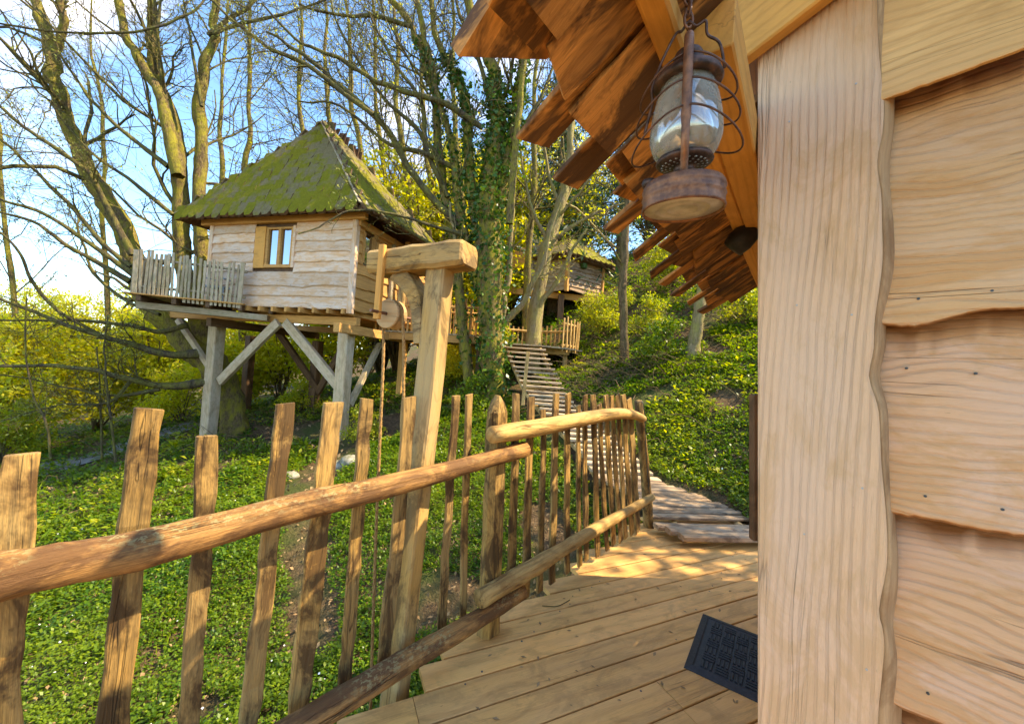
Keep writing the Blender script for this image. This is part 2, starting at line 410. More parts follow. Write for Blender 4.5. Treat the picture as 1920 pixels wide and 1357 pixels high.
M['waney_shade'] = wood('waney_edge_shade', (0.54, 0.34, 0.17), (0.22, 0.11, 0.04), rings=30, ring_amt=0.4, fibre=0.5, warp=7, stain=(0.2, 0.09, 0.03), stain_amt=0.5, knots=0.2, vary=0.1, bump=0.8, fs=45)  # darker live-edge wood, with the bevel's shaded side painted into its colour
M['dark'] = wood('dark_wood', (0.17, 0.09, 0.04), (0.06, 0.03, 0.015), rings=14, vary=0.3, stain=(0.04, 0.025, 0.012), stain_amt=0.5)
M['wheel'] = wood('pulley_wood', (0.55, 0.35, 0.16), (0.35, 0.19, 0.07), rings=24, ring_amt=0.35, fibre=0.3, knots=0.1)
M['rust'] = plain('rusty_metal', (0.13, 0.065, 0.045), (0.30, 0.14, 0.07), 0.5, 0.55, 38, 0.35)
M['rustdark'] = plain('dark_rusty_metal', (0.05, 0.035, 0.03), (0.16, 0.085, 0.06), 0.5, 0.6, 45, 0.3)
M['wire'] = plain('rusty_wire', (0.07, 0.04, 0.03), (0.17, 0.09, 0.06), 0.5, 0.6, 60, 0.1)
M['tin'] = plain('dull_tin', (0.52, 0.49, 0.45), (0.34, 0.31, 0.28), 0.5, 0.35, 25, 0.15)
M['black'] = plain('black_plastic', (0.012, 0.011, 0.011), (0.03, 0.026, 0.022), 0.55, 0.0, 30, 0.2)
M['rubber'] = plain('black_rubber', (0.012, 0.013, 0.016), (0.028, 0.028, 0.031), 0.6, 0.0, 60, 0.15)
M['rope'] = plain('hemp_rope', (0.42, 0.25, 0.09), (0.26, 0.13, 0.04), 0.9, 0.0, 90, 0.5)
M['stone'] = plain('pale_stone', (0.16, 0.15, 0.09), (0.34, 0.31, 0.25), 0.9, 0.0, 6, 0.6)
M['chair'] = plain('chair_plastic', (0.32, 0.38, 0.42), (0.40, 0.45, 0.48), 0.4, 0.0, 3, 0.0)
M['iron'] = plain('painted_iron', (0.05, 0.06, 0.06), (0.09, 0.09, 0.09), 0.5, 0.4, 8, 0.0)
M['path'] = plain('grey_gravel', (0.15, 0.14, 0.125), (0.23, 0.215, 0.19), 0.95, 0.0, 9, 0.5, coord='Generated')
M['white'] = plain('pale_plaster', (0.62, 0.62, 0.64), (0.72, 0.72, 0.73), 0.8, 0.0, 3, 0.05)
M['bark'] = bark('mossy_bark', (0.28, 0.19, 0.09), (0.045, 0.03, 0.016), (0.33, 0.29, 0.022), 0.85, 7.0)
M['twig'] = bark('twig_bark', (0.13, 0.095, 0.06), (0.05, 0.036, 0.024), (0.26, 0.24, 0.03), 0.55)
M['paleb'] = bark('pale_bark', (0.36, 0.27, 0.15), (0.17, 0.12, 0.06), (0.32, 0.29, 0.06), 0.6)
M['bareb'] = bark('brown_bark', (0.21, 0.14, 0.075), (0.07, 0.045, 0.025), (0.15, 0.15, 0.03), 0.3)
M['ivy'] = leaf('ivy_leaf', (0.018, 0.06, 0.01), (0.04, 0.10, 0.014), (0.10, 0.18, 0.02), 0.3, 0.35)
M['lime'] = leaf('spring_leaf', (0.32, 0.37, 0.013), (0.46, 0.47, 0.018), (0.58, 0.52, 0.028), 0.58)
M['bud'] = leaf('bud_leaf', (0.16, 0.20, 0.03), (0.24, 0.26, 0.05), (0.32, 0.32, 0.09), 0.45)
M['bush'] = leaf('bush_leaf', (0.22, 0.30, 0.014), (0.36, 0.40, 0.018), (0.52, 0.47, 0.025), 0.58)
M['conifer'] = leaf('conifer_leaf', (0.010, 0.035, 0.014), (0.02, 0.06, 0.02), (0.05, 0.10, 0.03), 0.2)
M['cover'] = leaf('cover_leaf', (0.028, 0.085, 0.005), (0.065, 0.15, 0.007), (0.21, 0.27, 0.010), 0.45, 0.4)
M['fern'] = leaf('fern_leaf', (0.16, 0.24, 0.012), (0.27, 0.33, 0.018), (0.42, 0.40, 0.025), 0.48)
M['petal'] = plain('white_petal', (0.75, 0.76, 0.72), (0.8, 0.8, 0.78), 0.6, 0, 3, 0)
M['litter'] = plain('dry_leaf', (0.20, 0.12, 0.05), (0.34, 0.23, 0.11), 0.9, 0, 3, 0)
M['lichen'] = plain('lichen', (0.26, 0.24, 0.12), (0.40, 0.36, 0.20), 0.95, 0, 60, 0.4)

def ground_mat():
    m, nt, out = new_mat('forest_floor'); b = NB(nt)
    g = b.n('ShaderNodeNewGeometry'); pos = g.outputs['Position']
    n1 = b.noise(pos, 9.0, 6, 0.7); n2 = b.noise(pos, 0.8, 4, 0.6); n3 = b.noise(pos, 38.0, 3, 0.6)
    c = b.mix(b.ramp(n1, (0.35, 0.0), (0.65, 1.0)), (0.055, 0.035, 0.02), (0.16, 0.10, 0.05))
    c = b.mix(b.ramp(n3, (0.55, 0.0), (0.7, 0.6)), c, (0.24, 0.17, 0.09))
    c = b.mix(b.ramp(n2, (0.45, 0.0), (0.6, 0.7)), c, (0.055, 0.085, 0.015))
    p = b.n('ShaderNodeBsdfPrincipled'); b.l(c, p.inputs['Base Color']); p.inputs['Roughness'].default_value = 0.95; p.inputs['Specular IOR Level'].default_value = 0.1
    b.l(b.bump(b.math('ADD', n1, n3), 0.9, 0.05), p.inputs['Normal']); b.l(p.outputs[0], out.inputs['Surface'])
    return m
M['ground'] = ground_mat()

def shingle_mat():
    m, nt, out = new_mat('mossy_shingle'); b = NB(nt)
    g = b.n('ShaderNodeNewGeometry'); pos = g.outputs['Position']; oi = b.n('ShaderNodeObjectInfo')
    n1 = b.noise(pos, 14.0, 5, 0.7); n2 = b.noise(pos, 0.9, 4, 0.6); n3 = b.noise(pos, 5.0, 4, 0.7)
    c = b.mix(n1, (0.10, 0.075, 0.04), (0.25, 0.205, 0.10))
    f = b.math('ADD', b.math('ADD', b.math('MULTIPLY', n2, 1.0), b.math('MULTIPLY', n3, 0.55)), b.math('MULTIPLY', g.outputs['Random Per Island'], 0.08))
    f = b.math('ADD', f, b.math('MULTIPLY', oi.outputs['Random'], 0.26))
    c = b.mix(b.ramp(f, (0.84, 0.0), (1.06, 0.95)), c, b.mix(n1, (0.09, 0.09, 0.006), (0.24, 0.215, 0.010)))
    p = b.n('ShaderNodeBsdfPrincipled'); b.l(c, p.inputs['Base Color']); p.inputs['Roughness'].default_value = 0.95; p.inputs['Specular IOR Level'].default_value = 0.1
    b.l(b.bump(n1, 0.7, 0.03), p.inputs['Normal']); b.l(p.outputs[0], out.inputs['Surface'])
    return m
M['shingle'] = shingle_mat()

def glass_mat(name, tint=(0.9, 0.95, 1.0), refl=0.35, haze=0.0):
    m, nt, out = new_mat(name); b = NB(nt)
    gl = b.n('ShaderNodeBsdfGlossy'); gl.inputs['Roughness'].default_value = 0.04; gl.inputs['Color'].default_value = (0.95, 0.97, 1, 1)
    tr = b.n('ShaderNodeBsdfTransparent'); tr.inputs['Color'].default_value = (*tint, 1)
    lw = b.n('ShaderNodeLayerWeight'); lw.inputs['Blend'].default_value = 0.25
    f = b.math('MINIMUM', b.math('ADD', lw.outputs['Fresnel'], refl), 1.0)
    mx = b.n('ShaderNodeMixShader'); b.l(f, mx.inputs[0]); b.l(tr.outputs[0], mx.inputs[1]); b.l(gl.outputs[0], mx.inputs[2])
    last = mx
    if haze:
        tc = b.n('ShaderNodeTexCoord')
        df = b.n('ShaderNodeBsdfDiffuse'); df.inputs['Color'].default_value = (0.62, 0.57, 0.48, 1)
        tl = b.n('ShaderNodeBsdfTranslucent'); tl.inputs['Color'].default_value = (0.62, 0.57, 0.48, 1)
        ad = b.n('ShaderNodeMixShader'); ad.inputs[0].default_value = 0.5; b.l(df.outputs[0], ad.inputs[1]); b.l(tl.outputs[0], ad.inputs[2])
        n = b.noise(tc.outputs['Object'], 9.0, 5, 0.7)
        m2 = b.n('ShaderNodeMixShader'); b.l(b.math('MULTIPLY', b.ramp(n, (0.3, 0.35), (0.7, 1.0)), haze), m2.inputs[0]); b.l(mx.outputs[0], m2.inputs[1]); b.l(ad.outputs[0], m2.inputs[2])
        last = m2
    b.l(last.outputs[0], out.inputs['Surface'])
    return m
M['pane'] = glass_mat('window_glass', (0.10, 0.12, 0.14), 0.42)
M['lampglass'] = glass_mat('dusty_lamp_glass', (0.95, 0.95, 0.93), 0.16, 0.50)

# ------------------------------------------------------------------ terrain
GP = []
for px, py, d in [(100, 1250, 3.6), (330, 1300, 3.2), (520, 1250, 3.6), (100, 890, 9.6), (330, 800, 12.5), (400, 812, 9.9), (645, 850, 9.0), (440, 850, 10.6), (560, 760, 13.0),
                  (700, 880, 7.0), (820, 1010, 4.4), (760, 760, 11.0), (930, 745, 9.9), (880, 830, 7.4), (1000, 960, 5.2), (1260, 880, 5.6), (1330, 800, 6.4), (1400, 930, 4.6), (1410, 690, 7.6), (1180, 760, 7.6),
                  (1170, 690, 9.4), (1300, 665, 8.6), (1300, 570, 12.0), (1170, 625, 12.0), (1130, 560, 16.0), (1250, 500, 17.0), (1400, 520, 14.0), (880, 690, 14.0),
                  (1330, 440, 24.0), (1100, 490, 24.0), (900, 640, 20.0)]:
    GP.append(W(px, py, d))
GP += [V(-2, 0, -1.7), V(-5, 2, -1.9), V(-12, 2, -2.6), V(-8, 6, -1.9), V(-20, 8, -3.2), V(-20, 20, -2.2), V(-12, 20, -1.0), V(-35, 30, -3), V(-8, 30, 0.5), V(0, 40, 5), V(10, 40, 11), V(25, 40, 13), V(20, 15, 10.5),
       V(14, 6, 6.0), V(8, 3, 2.3), V(5, 0, 0.4), V(1, -4, -0.6), V(8, -6, 0.5), V(-4, -6, -1.7), V(0, 1, -0.9), V(0.3, 3.2, -0.9), V(2.0, 3.2, -0.35), V(1.6, 2.5, -0.5), V(-60, 0, -5), V(-60, 60, -3), V(60, 0, 14), V(60, 60, 18), V(0, 90, 10), V(0, -50, -2), V(30, -30, 6), V(-30, -30, -4)]
GP += [W(1000, 700, 11.6), W(1080, 700, 11.2), W(930, 700, 11.8), W(1010, 665, 13.4), W(1090, 665, 13.0)]
GP = np.array(GP)
def _phi(r): return r
_n = len(GP)
_A = np.zeros((_n + 3, _n + 3))
_A[:_n, :_n] = np.linalg.norm(GP[:, None, :2] - GP[None, :, :2], axis=2) - 0.0
_A[:_n, :_n] -= np.eye(_n) * 0.25
_A[:_n, _n] = 1; _A[:_n, _n + 1:] = GP[:, :2]; _A[_n:, :_n] = _A[:_n, _n:].T
_sol = np.linalg.solve(_A, np.concatenate([GP[:, 2], np.zeros(3)]))
def ghash(ix, iy):
    h = np.sin(ix * 127.1 + iy * 311.7) * 43758.5453
    return h - np.floor(h)
def vnoise(x, y):
    ix, iy = np.floor(x), np.floor(y); fx, fy = x - ix, y - iy
    fx = fx * fx * (3 - 2 * fx); fy = fy * fy * (3 - 2 * fy)
    a, b, c, d = ghash(ix, iy), ghash(ix + 1, iy), ghash(ix, iy + 1), ghash(ix + 1, iy + 1)
    return (a * (1 - fx) + b * fx) * (1 - fy) + (c * (1 - fx) + d * fx) * fy
def GZ(x, y):
    x, y = np.atleast_1d(np.asarray(x, float)), np.atleast_1d(np.asarray(y, float))
    o = np.empty(len(x))
    for s in range(0, len(x), 20000):
        xx, yy = x[s:s + 20000], y[s:s + 20000]
        r = np.hypot(xx[:, None] - GP[None, :, 0], yy[:, None] - GP[None, :, 1])
        o[s:s + 20000] = r @ _sol[:_n] + _sol[_n] + _sol[_n + 1] * xx + _sol[_n + 2] * yy
    return o + (vnoise(x * 1.1, y * 1.1) - 0.5) * 0.10 + (vnoise(x * 3.3 + 7, y * 3.3) - 0.5) * 0.05
def gz(x, y): return float(GZ([x], [y])[0])
_t = np.linspace(-1, 1, 230)
gx = np.sinh(_t * 4.6) / np.sinh(4.6) * 110
gy = np.sinh(np.linspace(-0.75, 1, 230) * 4.6) / np.sinh(4.6) * 130 + 3.5
GXX, GYY = np.meshgrid(gx, gy)
gv = np.column_stack([GXX.ravel(), GYY.ravel(), GZ(GXX.ravel(), GYY.ravel())])
_i = np.arange(229 * 229); _r, _c = _i // 229, _i % 229
gf = np.column_stack([_r * 230 + _c, _r * 230 + _c + 1, (_r + 1) * 230 + _c + 1, (_r + 1) * 230 + _c])
put('ground', mesh_data('ground', gv, gf, True), M['ground'], Matrix.Identity(4), kind='structure')
# gravel path low on the left
pp = catmull([W(-150, 905, 9.3), W(60, 885, 9.9), W(200, 850, 10.8), W(330, 800, 12.4), W(420, 770, 14.5)], 24)
pv, pf = [], []
for i, p in enumerate(pp):
    t = nrm(np.gradient(pp, axis=0)[i] * V(1, 1, 0)); s = V(-t[1], t[0], 0)
    for k in (-0.7, -0.25, 0.25, 0.7):
        q = p + s * k; pv.append((q[0], q[1], gz(q[0], q[1]) + 0.03))
    if i:
        for k in range(3): pf.append((4 * i - 4 + k, 4 * i - 3 + k, 4 * i + 1 + k, 4 * i + k))
put('gravel_path', mesh_data('gravel_path', pv, pf, True), M['path'], Matrix.Identity(4), kind='structure')

# ------------------------------------------------------------------ the deck
FA, FB, FC = ONZ(765, 1300), ONZ(915, 1195), ONZ(1215, 990)
FU = nrm(FC - FA)                      # along the fence
FN = V(FU[1], -FU[0], 0)               # from the fence towards the cabin
ANG = math.radians(25.0)
DU = V(math.cos(ANG), math.sin(ANG), 0); DN = V(-DU[1], DU[0], 0)
seam_px = [(1273, 1018), (1369.9, 1018.9), (1300, 1055.4), (1300, 1081.5), (1300, 1111.2), (1300, 1149), (1235, 1216), (1240, 1271), (1281, 1328)]
seams = [float(ONZ(*q) @ DN) for q in seam_px]
step_w = (seams[0] - seams[-1]) / (len(seams) - 1)
for k in range(4): seams.insert(0, seams[0] + step_w * random.uniform(0.92, 1.05))
for k in range(12): seams.append(seams[-1] - step_w * random.uniform(0.95, 1.05))
deck = thing('deck', 'honey brown plank deck between the log fence and the cabin', 'deck', (0, 1.5, 0))
CORNER_L = V(0.65, 1.02, 0)
CABU = nrm(V(math.cos(math.radians(50.5)), math.sin(math.radians(50.5)), 0))
CABN = V(CABU[1], -CABU[0], 0)
def along(P, D, Q, N):                 # where the line P + t D meets the plane through Q with normal N
    return ((Q - P) @ N) / (D @ N)
joint_pts = {8: [ONZ(1259, 1305)], 9: [ONZ(1293, 1342)], 6: [ONZ(781, 1335)]}
for i in range(len(seams) - 1):
    hi, lo = seams[i], seams[i + 1]
    mid = (hi + lo) / 2; w = hi - lo - random.choice((0.006, 0.007, 0.011))
    P0 = DN * mid
    k = i - 4                          # 0 = the strip below the first seam that was measured
    over = 0.10 if (P0 + DU * along(P0, DU, FA, FN)) @ FU > FB @ FU else 0.02
    t0 = along(P0, DU, FA - FN * (over + random.uniform(-0.02, 0.045)), FN)
    t1 = along(P0, DU, CORNER_L + CABN * 0.9, CABN)
    t1 = min(t1, 4.4)
    if t1 - t0 < 0.15: continue
    cuts = [t0]
    for j in joint_pts.get(k + 1, []): cuts.append(float(j @ DU))
    if k in (-3,): pass
    if random.random() < 0.5 and t1 - t0 > 3: cuts.append(random.uniform(t1 - 1.0, t1 - 0.5))
    cuts.append(t1); cuts.sort()
    for a, b_ in zip(cuts[:-1], cuts[1:]):
        a2 = a + (0.003 if a > t0 else 0); b2 = b_ - (0.003 if b_ < t1 else 0)
        if b2 - a2 < 0.05: continue
        # the fence cuts the ends of the boards slantwise
        beam('board', P0 + DU * a2 + V(0, 0, -0.016 + random.uniform(-0.0015, 0.0015)), P0 + DU * b2 + V(0, 0, -0.016), w, 0.032, M['deck'], deck, ch=0.003, jag=0.001, seg=4, slant=0)
for s in (0.14, 0.75, 1.5):           # bearers under the boards
    A = FA - FU * 3.2 + FN * s; B = FC + FU * (0.1 + 0.1 * s) + FN * s
    beam('bearer', A + V(0, 0, -0.112), B + V(0, 0, -0.112), 0.09, 0.155, M['hoist'], deck, seg=3)
for t in (-2.2, 0.1, 1.9):
    q = FA + FU * t + FN * 0.14
    beam('deck_post', V(q[0], q[1], gz(q[0], q[1]) - 0.15), V(q[0], q[1], -0.19), 0.12, 0.12, M['hoist'], deck, up=FN, seg=3)

sv = []
for i in range(len(seams) - 1):
    for yy in (seams[i] - 0.022, seams[i + 1] + 0.022):
        for s_ in (0.14, 0.75, 1.5):
            P0 = DN * yy; q = P0 + DU * (along(P0, DU, FA + FN * s_, FN) + random.uniform(-.006, .006))
            if q[1] < 0.2 or q[1] > 4.2: continue
            v, f = lathe_vf([(0.0003, 0.0006), (0.005, 0.0006), (0.0055, -0.002)], 7)
            sv.append((np.array(v) + q - V(0, 1.5, 0), f))
v, f = join(sv)
put('screws', mesh_data('screws', v, f), M['iron'], at(V(0, 1.5, 0)), deck, kind='stuff')
dl = []
for i in range(70):
    q = ONZ(random.uniform(850, 1420), random.uniform(1010, 1350), 0.002); a = random.uniform(0, 6.28); l = random.uniform(.006, .02)
    d_ = V(math.cos(a), math.sin(a), 0); e_ = V(-d_[1], d_[0], 0)
    if (q - FA) @ FN < 0.05: continue
    dl.append(([q - d_ * l, q + e_ * l * .4 + V(0, 0, .003), q + d_ * l + V(0, 0, random.uniform(0, .006)), q - e_ * l * .4 + V(0, 0, .002)], [(0, 1, 2, 3)]))
v, f = join(dl)
put('fallen_leaves', mesh_data('fallen_leaves', v, f), M['litter'], Matrix.Identity(4), None, 'small dry leaf scraps scattered on the deck boards', 'leaf litter', kind='stuff')

# ------------------------------------------------------------------ the fence
fence = thing('paling_fence', 'rustic paling fence of cleft pickets and round log rails along the deck', 'fence', FA + FU * 0.3)
def on_fence(px, py, off=0.0): return ONP(px, py, FA + FN * off, FN)
PK = [((38, 853), (10, 1357), 75, 0.028), ((278, 767), (205, 1357), 64, 0.026), ((393, 817), (352, 1357), 45, 0.022), ((535, 757), (462, 1357), 40, 0.024), ((625, 755), (558, 1345), 44, 0.024),
      ((688, 748), (645, 1290), 29, 0.022), ((768, 745), (718, 1255), 29, 0.022), ((857, 742), (828, 1190), 19, 0.022), ((880, 740), (868, 1160), 16, 0.02),
      ((968, 738), (957, 1085), 17, 0.022), ((996, 745), (985, 1120), 17, 0.022), ((1019, 768), (1012, 1108), 13, 0.02), ((1043, 738), (1035, 1092), 15, 0.024), ((1065, 738), (1064, 1072), 13, 0.022),
      ((1085, 760), (1086, 1060), 10, 0.02), ((1096, 741), (1099, 1050), 12, 0.022), ((1112, 740), (1120, 1042), 12, 0.022), ((1124, 758), (1138, 1030), 10, 0.02), ((1135, 741), (1151, 1021), 11, 0.022),
      ((1146, 742), (1164, 1014), 10, 0.022), ((1158, 740), (1173, 1008), 10, 0.022), ((1169, 740), (1185, 1001), 11, 0.022), ((1180, 748), (1196, 996), 12, 0.022)]
for (tx, ty), (bx, by), wpx, th in PK:
    off = -0.05 if bx < 900 else -0.015
    T, B = on_fence(tx, ty, off), on_fence(bx, by, off)
    d = (T + B) @ np.array([0, 0.5, 0])
    if by == 1357:
        B = T + (B - T) * ((T[2] + 0.10) / (T[2] - B[2]))
    Mid = on_fence((tx + bx) / 2, (ty + by) / 2, off); q1 = Mid + FU * 0.01 - CAMP; q0 = Mid - CAMP
    q2 = Mid + FN * 0.01 - CAMP
    ku = F_PX * (q1 @ RT / (q1 @ FWD) - q0 @ RT / (q0 @ FWD)) / 0.01; kn = abs(F_PX * (q2 @ RT / (q2 @ FWD) - q0 @ RT / (q0 @ FWD)) / 0.01)
    th *= 0.75
    wm = max(0.03, (wpx - th * kn) / ku)
    near = bx < 700
    beam('picket', B, T, wm, th, M['picket'], fence, up=FN, ch=0.004, jag=0.0035 if near else 0.004, seg=22 if near else 12, taper=0.97, curve=random.uniform(-.012, .012), slant=random.uniform(-0.006, .006))
for (tx, ty), (bx, by) in (((-70, 800), (-130, 1357)), ((-330, 820), (-400, 1357))):      # fence goes on beside the camera
    T, B = on_fence(tx, ty, -0.05), on_fence(bx, by, -0.05)
    B = T + (B - T) * ((T[2] + 0.10) / (T[2] - B[2]))
    beam('picket', B, T, 0.08, 0.025, M['picket'], fence, up=FN, jag=0.004, seg=8)
# posts
T, B = on_fence(932, 772, -0.03), on_fence(916, 1195, -0.03)
pp_ = nrm(T - B)
rings = []
L = np.linalg.norm(T - B)
for i, x in enumerate(np.linspace(0, L, 9)):
    a = np.arange(9) * 2 * math.pi / 9 + 0.2
    r = 0.058 * (1 + 0.05 * rng.normal(0, 1, 9)) * (1.12 - 0.12 * x / L)
    y, z = r * np.cos(a), np.minimum(r * np.sin(a), 0.043)
    y = np.maximum(y, -0.05)
    rings.append(np.column_stack([np.full(9, x), y, z]))
for sx, ky, kz in ((0.055, 0.55, 0.75), (0.092, 0.12, 0.35)):
    q = rings[8].copy(); q[:, 0] += sx; q[:, 1] *= ky; q[:, 2] *= kz; rings.append(q)
v, f = loft(rings)
put('post', mesh_data('post', v, f), M['picket'], frame(T - B, FN, B), fence, label='stout pointed half-round post')
T, B = on_fence(1197, 752, -0.01), on_fence(1217, 990, -0.01)
log('post', [B, (B + T) / 2 + FU * 0.01, T], [0.052, 0.045, 0.036], M['picket'], fence, n=10, k=10, rough=0.05, label='round end post beside the ramp')
# rails
log('rail', [on_fence(-320, 1150, 0.03), on_fence(-60, 1093, 0.03), on_fence(100, 1060, 0.035), on_fence(280, 1026, 0.035), on_fence(560, 950, 0.035), on_fence(760, 903, 0.035), on_fence(984, 842, 0.035)],
    [0.05, 0.052, 0.052, 0.05, 0.046, 0.042], M['log'], fence, n=40, k=18, label='long weathered log handrail with lichen')
log('rail', [on_fence(922, 815, 0.035), on_fence(1000, 803, 0.04), on_fence(1090, 786, 0.045), on_fence(1150, 776, 0.05), on_fence(1185, 777, 0.05), on_fence(1206, 785, 0.045)],
    [0.047, 0.05, 0.05, 0.046, 0.042, 0.032], M['logpale'], fence, n=26, k=16, label='pale curved upper log rail')
log('rail', [on_fence(300, 1510, 0.045), on_fence(560, 1362, 0.045), on_fence(760, 1240, 0.045), on_fence(880, 1170, 0.045), on_fence(978, 1108, 0.045)],
    [0.05, 0.05, 0.05, 0.047, 0.045], M['log'], fence, n=30, k=16, label='lower log rail at the near end')
log('rail', [on_fence(900, 1122, 0.05), on_fence(1000, 1063, 0.05), on_fence(1110, 996, 0.05), on_fence(1222, 932, 0.05)],
    [0.049, 0.049, 0.044, 0.036], M['logpale'], fence, n=24, k=16, label='paler lower log rail at the far end')
# the thin black iron rod that stays the end post
log('stay_rod', [on_fence(1203, 752, 0.03), on_fence(1208, 770, 0.05), on_fence(1212, 860, 0.03), on_fence(1219, 940, 0.03)], [0.004, 0.004], M['iron'], fence, n=10, k=6, rough=0)

# ------------------------------------------------------------------ the hoist
HB = V(math.cos(math.radians(-25)), math.sin(math.radians(-25)), 0); HU = V(-HB[1], HB[0], 0)
H0 = ONZ(760, 1288) - FN * 0.085
hoist = thing('hoist', 'timber gallows hoist with curved brace and wooden pulley behind the fence', 'hoist', H0)
def on_h(px, py, off=0.0): return ONP(px, py, H0 - HU * off, HU)
HT = on_h(828, 497)
beam('post', H0 + V(0, 0, -0.25) - 0.12 * nrm(HT - H0), HT, 0.105, 0.095, M['hoist'], hoist, up=HU, ch=0.008, jag=0.004, seg=10)
bl, br = on_h(708, 498), on_h(878, 480)
beam('crossbeam', bl, br, 0.15, 0.118, M['hoist'], hoist, up=ZUP, ch=0.018, jag=0.006, seg=8)
bc = [on_h(x, y) for x, y in ((752, 512), (772, 535), (786, 562), (791, 598), (792, 645))]
C = catmull(bc, 14); rings = []
for i in range(14):
    t = nrm(np.gradient(C, axis=0)[i]); s = np.cross(HU, t)
    wdt = np.interp(i, [0, 4, 9, 13], [0.10, 0.075, 0.06, 0.04])
    rings.append([C[i] - H0 + s * a * wdt / 2 + HU * b_ * 0.045 for a, b_ in ((-1, -.9), (-.85, -1), (.85, -1), (1, -.9), (1, .9), (.85, 1), (-.85, 1), (-1, .9))])
v, f = loft(rings)
put('brace', mesh_data('brace', v, f), M['hoist'], at(H0), hoist)
SW = nrm(V(-0.16, 0, -1))
for off, lb in ((0.085, None), (-0.075, None)):
    a, e = on_h(741, 470, 0.0) - HU * off, on_h(730, 602, 0.0) - HU * off
    beam('strap', e, a, 0.036, 0.022, M['orange'] if off > 0 else M['hoist'], hoist, up=HU, ch=0.003, jag=0.001, seg=4)
wc = on_h(734, 590)
ax = nrm(-HU * 1.0 + HB * 0.12)
prof = [(0.004, -0.036), (0.070, -0.036), (0.074, -0.030), (0.066, -0.008), (0.062, 0.0), (0.066, 0.008), (0.074, 0.030), (0.070, 0.036), (0.004, 0.036)]
v, f = lathe_vf(prof, 30)
put('pulley_wheel', mesh_data('pulley_wheel', v, f), M['wheel'], frame(HB, ax, wc), hoist)
v, f = lathe_vf([(0.001, -0.14), (0.008, -0.14), (0.008, 0.14), (0.001, 0.14)], 10)
put('axle_pin', mesh_data('axle_pin', v, f), M['rust'], frame(HB, ax, wc), hoist)
def rope_vf(P, r, strands=3, turns=30):
    n = len(P); out = []
    T = np.gradient(P, axis=0); T /= np.linalg.norm(T, axis=1)[:, None]
    N = np.cross(T, HU + V(.01, .02, .03)); N /= np.linalg.norm(N, axis=1)[:, None]; Bn = np.cross(T, N)
    ph = np.linspace(0, turns * 2 * math.pi, n)
    for s in range(strands):
        a = ph + s * 2 * math.pi / strands
        Q = P + (np.cos(a)[:, None] * N + np.sin(a)[:, None] * Bn) * r * 0.55
        out.append(tube_vf(Q, r * 0.62, 5))
    return join(out)
half = [wc + (HB * math.cos(a) + ZUP * math.sin(a)) * 0.069 for a in np.linspace(math.pi, 0, 9)]
R = [on_h(694, 1340), on_h(702, 1080), on_h(711, 850), on_h(719, 650)] + half + [on_h(757, 640), on_h(757, 760), on_h(762, 900)]
P = catmull(R, 330); P0 = P[0].copy()
v, f = rope_vf(P - P0, 0.0075, 3, 62)
put('hoist_rope', mesh_data('hoist_rope', v, f, True), M['rope'], at(P0), None, 'thin orange hemp rope hanging over the wooden pulley wheel', 'rope')

# ------------------------------------------------------------------ ramp, walkway and stairs up the slope
st = [(1276, 1440, 1012, None, 0.065), (1246, 1432, 986, None, 0.06), (1215, 1330, 935, None, 0.06), (1120, 1232, 896, 5.35, None), (1083, 1168, 838, 6.3, None), (1030, 1112, 788, 7.5, None), (985, 1058, 735, 8.8, None), (962, 1038, 690, 9.8, None), (942, 1018, 645, 10.8, None)]
Lp, Rp = [], []
for xl, xr, y, d, z in st:
    Lp.append(ONZ(xl, y, z) if d is None else W(xl, y, d)); Rp.append(ONZ(xr, y, z) if d is None else W(xr, y, d))
    if d is not None:
        zz = (Lp[-1][2] + Rp[-1][2]) / 2; Lp[-1][2] = zz; Rp[-1][2] = zz
walk = thing('walkway', 'grey plank walkway leaving the deck beside the fence end', 'walkway', (Lp[1] + Rp[1]) / 2 * V(1, 1, 0))
stairs = thing('stairs', 'pale wooden stairs climbing the slope to the round landing', 'stairs', (Lp[4] + Rp[4]) / 2)
def fr(i, j, n):
    return [(Lp[i] * (1 - t) + Lp[j] * t, Rp[i] * (1 - t) + Rp[j] * t) for t in np.linspace(0, 1, n)]
first = True
a, b_ = Lp[0], Rp[0]
for k, (dy, wd, dx) in enumerate(((0.035, 0.11, 0.02), (0.155, 0.115, -0.05), (0.275, 0.11, -0.12))):
    q = V(0, dy, 0.016 - 0.012 * (k > 1))
    beam('plank', Lp[0] + V(dx, 0, 0) + q, Rp[0] + V(0.25, 0, 0) + q, wd, 0.06 if k < 2 else 0.04, M['step'], walk, ch=0.012, jag=0.003, seg=5)
tot = [0.0]
for i in (1, 2): tot.append(tot[-1] + np.linalg.norm((Lp[i + 1] + Rp[i + 1] - Lp[i] - Rp[i]) / 2))
pos = 0.22
while pos < tot[-1]:
    i = 1 if pos < tot[1] else 2; t_ = (pos - tot[i - 1]) / (tot[i] - tot[i - 1])
    l = Lp[i] * (1 - t_) + Lp[i + 1] * t_; r_ = Rp[i] * (1 - t_) + Rp[i + 1] * t_
    wd = random.uniform(0.075, 0.12); e = random.uniform(-0.07, 0.04)
    beam('plank', l - V(0.12, 0, 0), r_ + V(e, random.uniform(-.012, .012), random.uniform(-.008, .006)), wd, 0.035, M['step'], walk, ch=0.006, jag=0.004, seg=4)
    pos += wd + random.uniform(0.008, 0.022)
for s in (0.15, 0.85):
    P = [Lp[i] * (1 - s) + Rp[i] * s - V(0, 0, 0.07) for i in (1, 2, 3)]
    log('stringer', P, [0.045, 0.045], M['hoist'], walk, n=8, k=6, rough=0)
